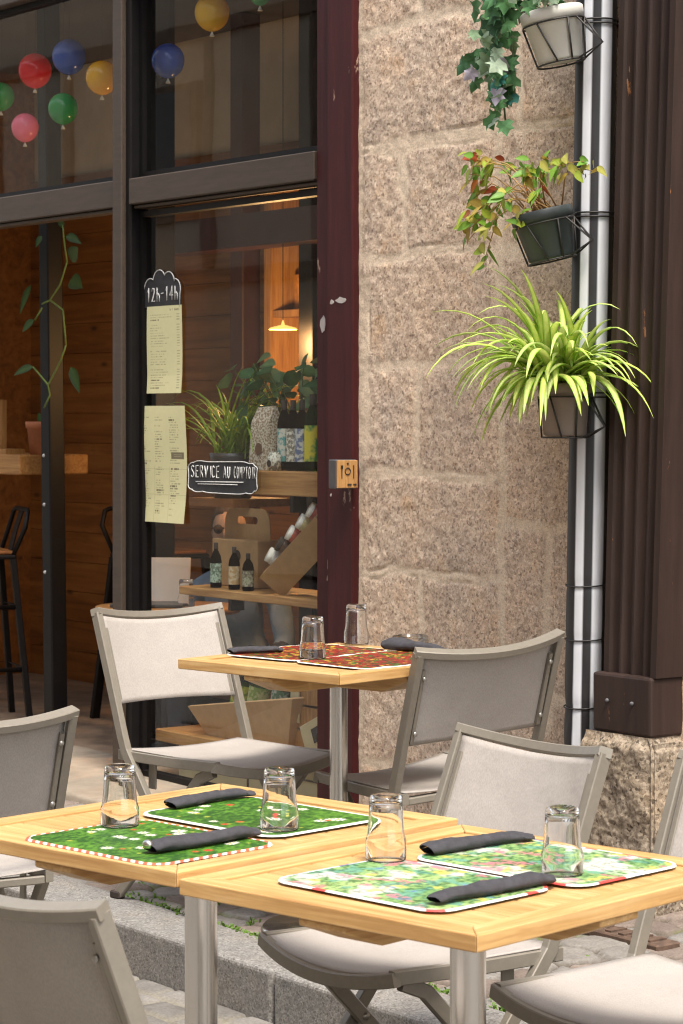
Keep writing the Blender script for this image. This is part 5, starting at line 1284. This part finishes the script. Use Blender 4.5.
# ================================================================ CHAIRS
def make_chair():
    t = thing('folding_chair', '', 'chair', (0, 0, 0), 0, 'taupe folding terrace chairs')
    w, Ht, bt, Hs, sl = .23, .826, .145, .441, .40
    Mf = MT['frame']
    def railpts(sx):
        # local axes: x to the sitter's right, y forward
        P = [(sx*w, -bt, Ht-.006), (sx*w, -.075, .64), (sx*w, -.012, .475), (sx*(w-.001), .004, .435), (sx*(w-.002), .034, .395), (sx*(w-.003), .10, .31), (sx*(w-.006), .33, .02)]
        return P
    for sx in (-1, 1):
        mb = MB(); mb.bar(railpts(sx), .021, .031, (1, 0, 0), .0022); mb.build('side_rail', Mf, t)
        mb = MB(); q = railpts(sx)[-1]; mb.box((q[0], q[1]+.012, .011), (.03, .045, .022), None, .004); mb.build('foot_cap', MT['mark'], t)
    # curved top rail: bows back and dips in the middle
    def top(u): return Vector((u*w, -bt-.042*(1-u*u), Ht-.002-.020*(1-u*u)))
    mb = MB(); mb.bar([top(-1.04+k*.104) for k in range(21)], .021, .030, (0, -.35, .93), .0022); mb.build('top_rail', Mf, t)
    # back sling between rails
    n, m = 24, 18
    u, v = np.meshgrid(np.linspace(-1, 1, n), np.linspace(0, 1, m), indexing='ij')
    z0, z1 = Ht-.012, .565
    bow = (1-u*u)
    Z = lerp(z0, z1, v)-.020*bow*(1-v)+.004*bow*v
    yb = -bt+(Ht-Z)*.377*.98
    Y = yb-.042*bow*(1-v*.45)+.006; X = u*(w-.013)
    P = np.stack([X, Y, Z], -1); o = gridmesh('back_sling', P, None, MT['sling'], t); o.modifiers.new('thick', 'SOLIDIFY').thickness = .003
    # battens of the sling and its bolts
    for sx in (-1, 1):
        mb = MB(); mb.bar([(sx*(w-.020), -bt-.004+(Ht-z)*.37, z) for z in (Ht-.05, .69, .575)], .012, .018, (1, 0, 0), .002); mb.build('sling_batten', Mf, t)
    for sx in (-1, 1):
        for z in (Ht-.075, .60):
            mb = MB(); mb.ball((sx*(w-.022), -bt-.018+(Ht-z)*.37, z), .007, 12, 8, (1, .5, 1)); mb.build('bolt', MT['screw'], t)
    # seat frame: two side bars, rear bar and a front bar that dips
    ws = .218
    for sx in (-1, 1):
        mb = MB(); mb.bar([(sx*ws, -.035, Hs-.020), (sx*ws, .2, Hs-.019), (sx*ws, sl, Hs-.012)], .020, .029, (1, 0, 0), .0022); mb.build('seat_rail', Mf, t)
    mb = MB(); mb.bar([(-ws-.011+k*(2*ws+.022)/16, sl-.004+.022*(1-((k-8)/8)**2), Hs-.013-.030*(1-((k-8)/8)**2)) for k in range(17)], .029, .021, (0, 0, 1), .0022); mb.build('front_rail', Mf, t)
    mb = MB(); mb.bar([(-ws+.012, -.02, Hs-.028), (ws-.012, -.02, Hs-.028)], .020, .026, (0, 0, 1), .003); mb.build('rear_rail', Mf, t)
    u, v = np.meshgrid(np.linspace(-1, 1, n), np.linspace(0, 1, m), indexing='ij')
    sag = (1-u*u)*(.010+.016*v); Z = Hs+.001-sag-.002; Y = -.03+v*(sl+.03)+.012*(1-u*u)*v; X = u*(ws+.002)
    o = gridmesh('seat_sling', np.stack([X, Y, Z], -1), None, MT['sling'], t); o.modifiers.new('thick', 'SOLIDIFY').thickness = .003
    # rear legs: cross the side rails and reach the ground behind
    wl = .198
    for sx in (-1, 1):
        mb = MB(); mb.bar([(sx*wl, .36, Hs-.030), (sx*wl, .30, .385), (sx*wl, -.06, .012)], .018, .032, (1, 0, 0), .003); mb.build('rear_leg', Mf, t)
        mb = MB(); mb.box((sx*wl, -.066, .011), (.026, .045, .022), None, .004); mb.build('foot_cap', MT['mark'], t)
        mb = MB(); mb.box((sx*(wl+.001), .09, Hs-.065), (.006, .034, .085), None, .002); mb.build('bracket', Mf, t)
        mb = MB(); mb.tube([(sx*(wl-.012), .155, .238), (sx*(w+.012), .155, .238)], .009, 10); mb.build('pivot', MT['screw'], t)
    mb = MB(); mb.bar([(-wl+.008, .02, .095), (wl-.008, .02, .095)], .018, .018, (0, 0, 1), .003); mb.build('stretcher', Mf, t)
    mb = MB(); mb.bar([(-wl+.008, .27, .10), (wl-.008, .27, .10)], .018, .018, (0, 0, 1), .003); mb.build('stretcher', Mf, t)
    return t
ch0 = make_chair()
CH = [((.476, -.927, .12), 6.1, 'taupe folding chair left of the small far table, facing right before the window'),
      ((1.362, -.572, .092), 176, 'taupe folding chair right of the small far table, its back against the pipe view'),
      ((2.501, -1.503, 0), 269.7, 'taupe folding chair behind the joined tables, front of its backrest before the footing'),
      ((3.108, -1.392, 0), 273.5, 'taupe folding chair cut by the right edge beyond the right table'),
      ((3.245, -2.884, 0), 92, 'taupe folding chair in the lower left corner with its dark back nearest the viewer'),
      ((1.314, -2.108, 0), 172, 'taupe folding chair cut by the left edge, seen from behind')]
for i, (l, fa, lab) in enumerate(CH):
    o = ch0 if i == 0 else dup(ch0)
    o.location = l; o.rotation_euler = (0, R({0: -1.2, 1: -3.2}.get(i, 0)), R(fa-90)); o['label'] = lab

# ================================================================ HOUSE OPPOSITE (seen in the window's reflections)
def opposite():
    t = thing('timbered_house', 'long beige house across the street mirrored in the shop glass', 'house', (-6, -8.4, 0))
    mb = MB(); mb.box((0, -.3, 4.3), (44, .6, 8.6)); mb.build('wall', MT['plaster'], t)
    beam = M('weathered house timber', (.22, .15, .10), .8, .3, 8)
    r = random.Random(9)
    for z in (2.9, 5.4): mb = MB(); mb.box((0, .03, z), (44, .08, .16)); mb.build('timber', beam, t)
    x = -21.5; gm = M('dark window glass', (.05, .05, .05), .08, .1)
    while x < 21:
        mb = MB(); mb.box((x, .02, 4.15), (.15, .06, 2.3)); mb.build('timber', beam, t)
        if r.random() < .3:
            f = MB(); f.box((x+.75, .03, 4.2), (.9, .08, 1.4)); fo = f.build('window', beam, t)
            g = MB(); g.box((x+.75, .075, 4.2), (.76, .01, 1.26)); g.build('panes', gm, fo)
        x += r.uniform(1.3, 1.9)
    for k in range(9):
        f = MB(); f.box((-18+k*4.3, .02, 1.2), (1.3, .08, 2.2)); fo = f.build('door', beam, t)
opposite()

# ================================================================ LIGHT, SKY, CAMERA
SUN_EL, SUN_AZ = R(62), R(-18)      # azimuth of the sun measured from +X towards +Y
w = bpy.data.worlds.new('World'); S.world = w; w.use_nodes = True; nt = w.node_tree
sky = nt.nodes.new('ShaderNodeTexSky'); sky.sky_type = 'NISHITA'; sky.sun_disc = False
sky.sun_elevation = SUN_EL; sky.sun_rotation = math.pi/2-SUN_AZ; sky.air_density = 1.0; sky.dust_density = 2.5; sky.ozone_density = .6
bg = nt.nodes['Background']; bg.inputs[1].default_value = .13
hs = nt.nodes.new('ShaderNodeHueSaturation'); hs.inputs['Saturation'].default_value = .45; nt.links.new(sky.outputs[0], hs.inputs['Color']); nt.links.new(hs.outputs[0], bg.inputs[0])
l = bpy.data.lights.new('sun', 'SUN'); l.energy = 1.5; l.angle = R(15); l.color = (1, .93, .82)
so = bpy.data.objects.new('sun', l); COL.objects.link(so)
dv = Vector((math.cos(SUN_AZ)*math.cos(SUN_EL), math.sin(SUN_AZ)*math.cos(SUN_EL), math.sin(SUN_EL)))
so.rotation_euler = dv.to_track_quat('Z', 'Y').to_euler(); so.location = (0, 0, 9)
cam = bpy.data.cameras.new('camera'); co = bpy.data.objects.new('camera', cam); COL.objects.link(co)
co.location = (CAMX, CAMY, CAMZ); co.rotation_euler = (R(90), 0, YAW)
cam.sensor_width = 36; cam.lens = FPX/1024*36; cam.shift_y = -96/1024; cam.clip_start = .05; cam.clip_end = 500
cam.dof.use_dof = True; cam.dof.focus_distance = 5.9; cam.dof.aperture_fstop = 14
S.camera = co
S.render.resolution_x = 683; S.render.resolution_y = 1024
S.view_settings.view_transform = 'Standard'; S.view_settings.look = 'None'; S.view_settings.gamma = 1; S.view_settings.exposure = 1.72
cy = S.cycles
cy.max_bounces = 14; cy.transmission_bounces = 12; cy.transparent_max_bounces = 24; cy.diffuse_bounces = 4; cy.caustics_refractive = True; cy.sample_clamp_indirect = 4; cy.caustics_reflective = False
cy.use_denoising = True; S.cycles.filter_width = 1.1
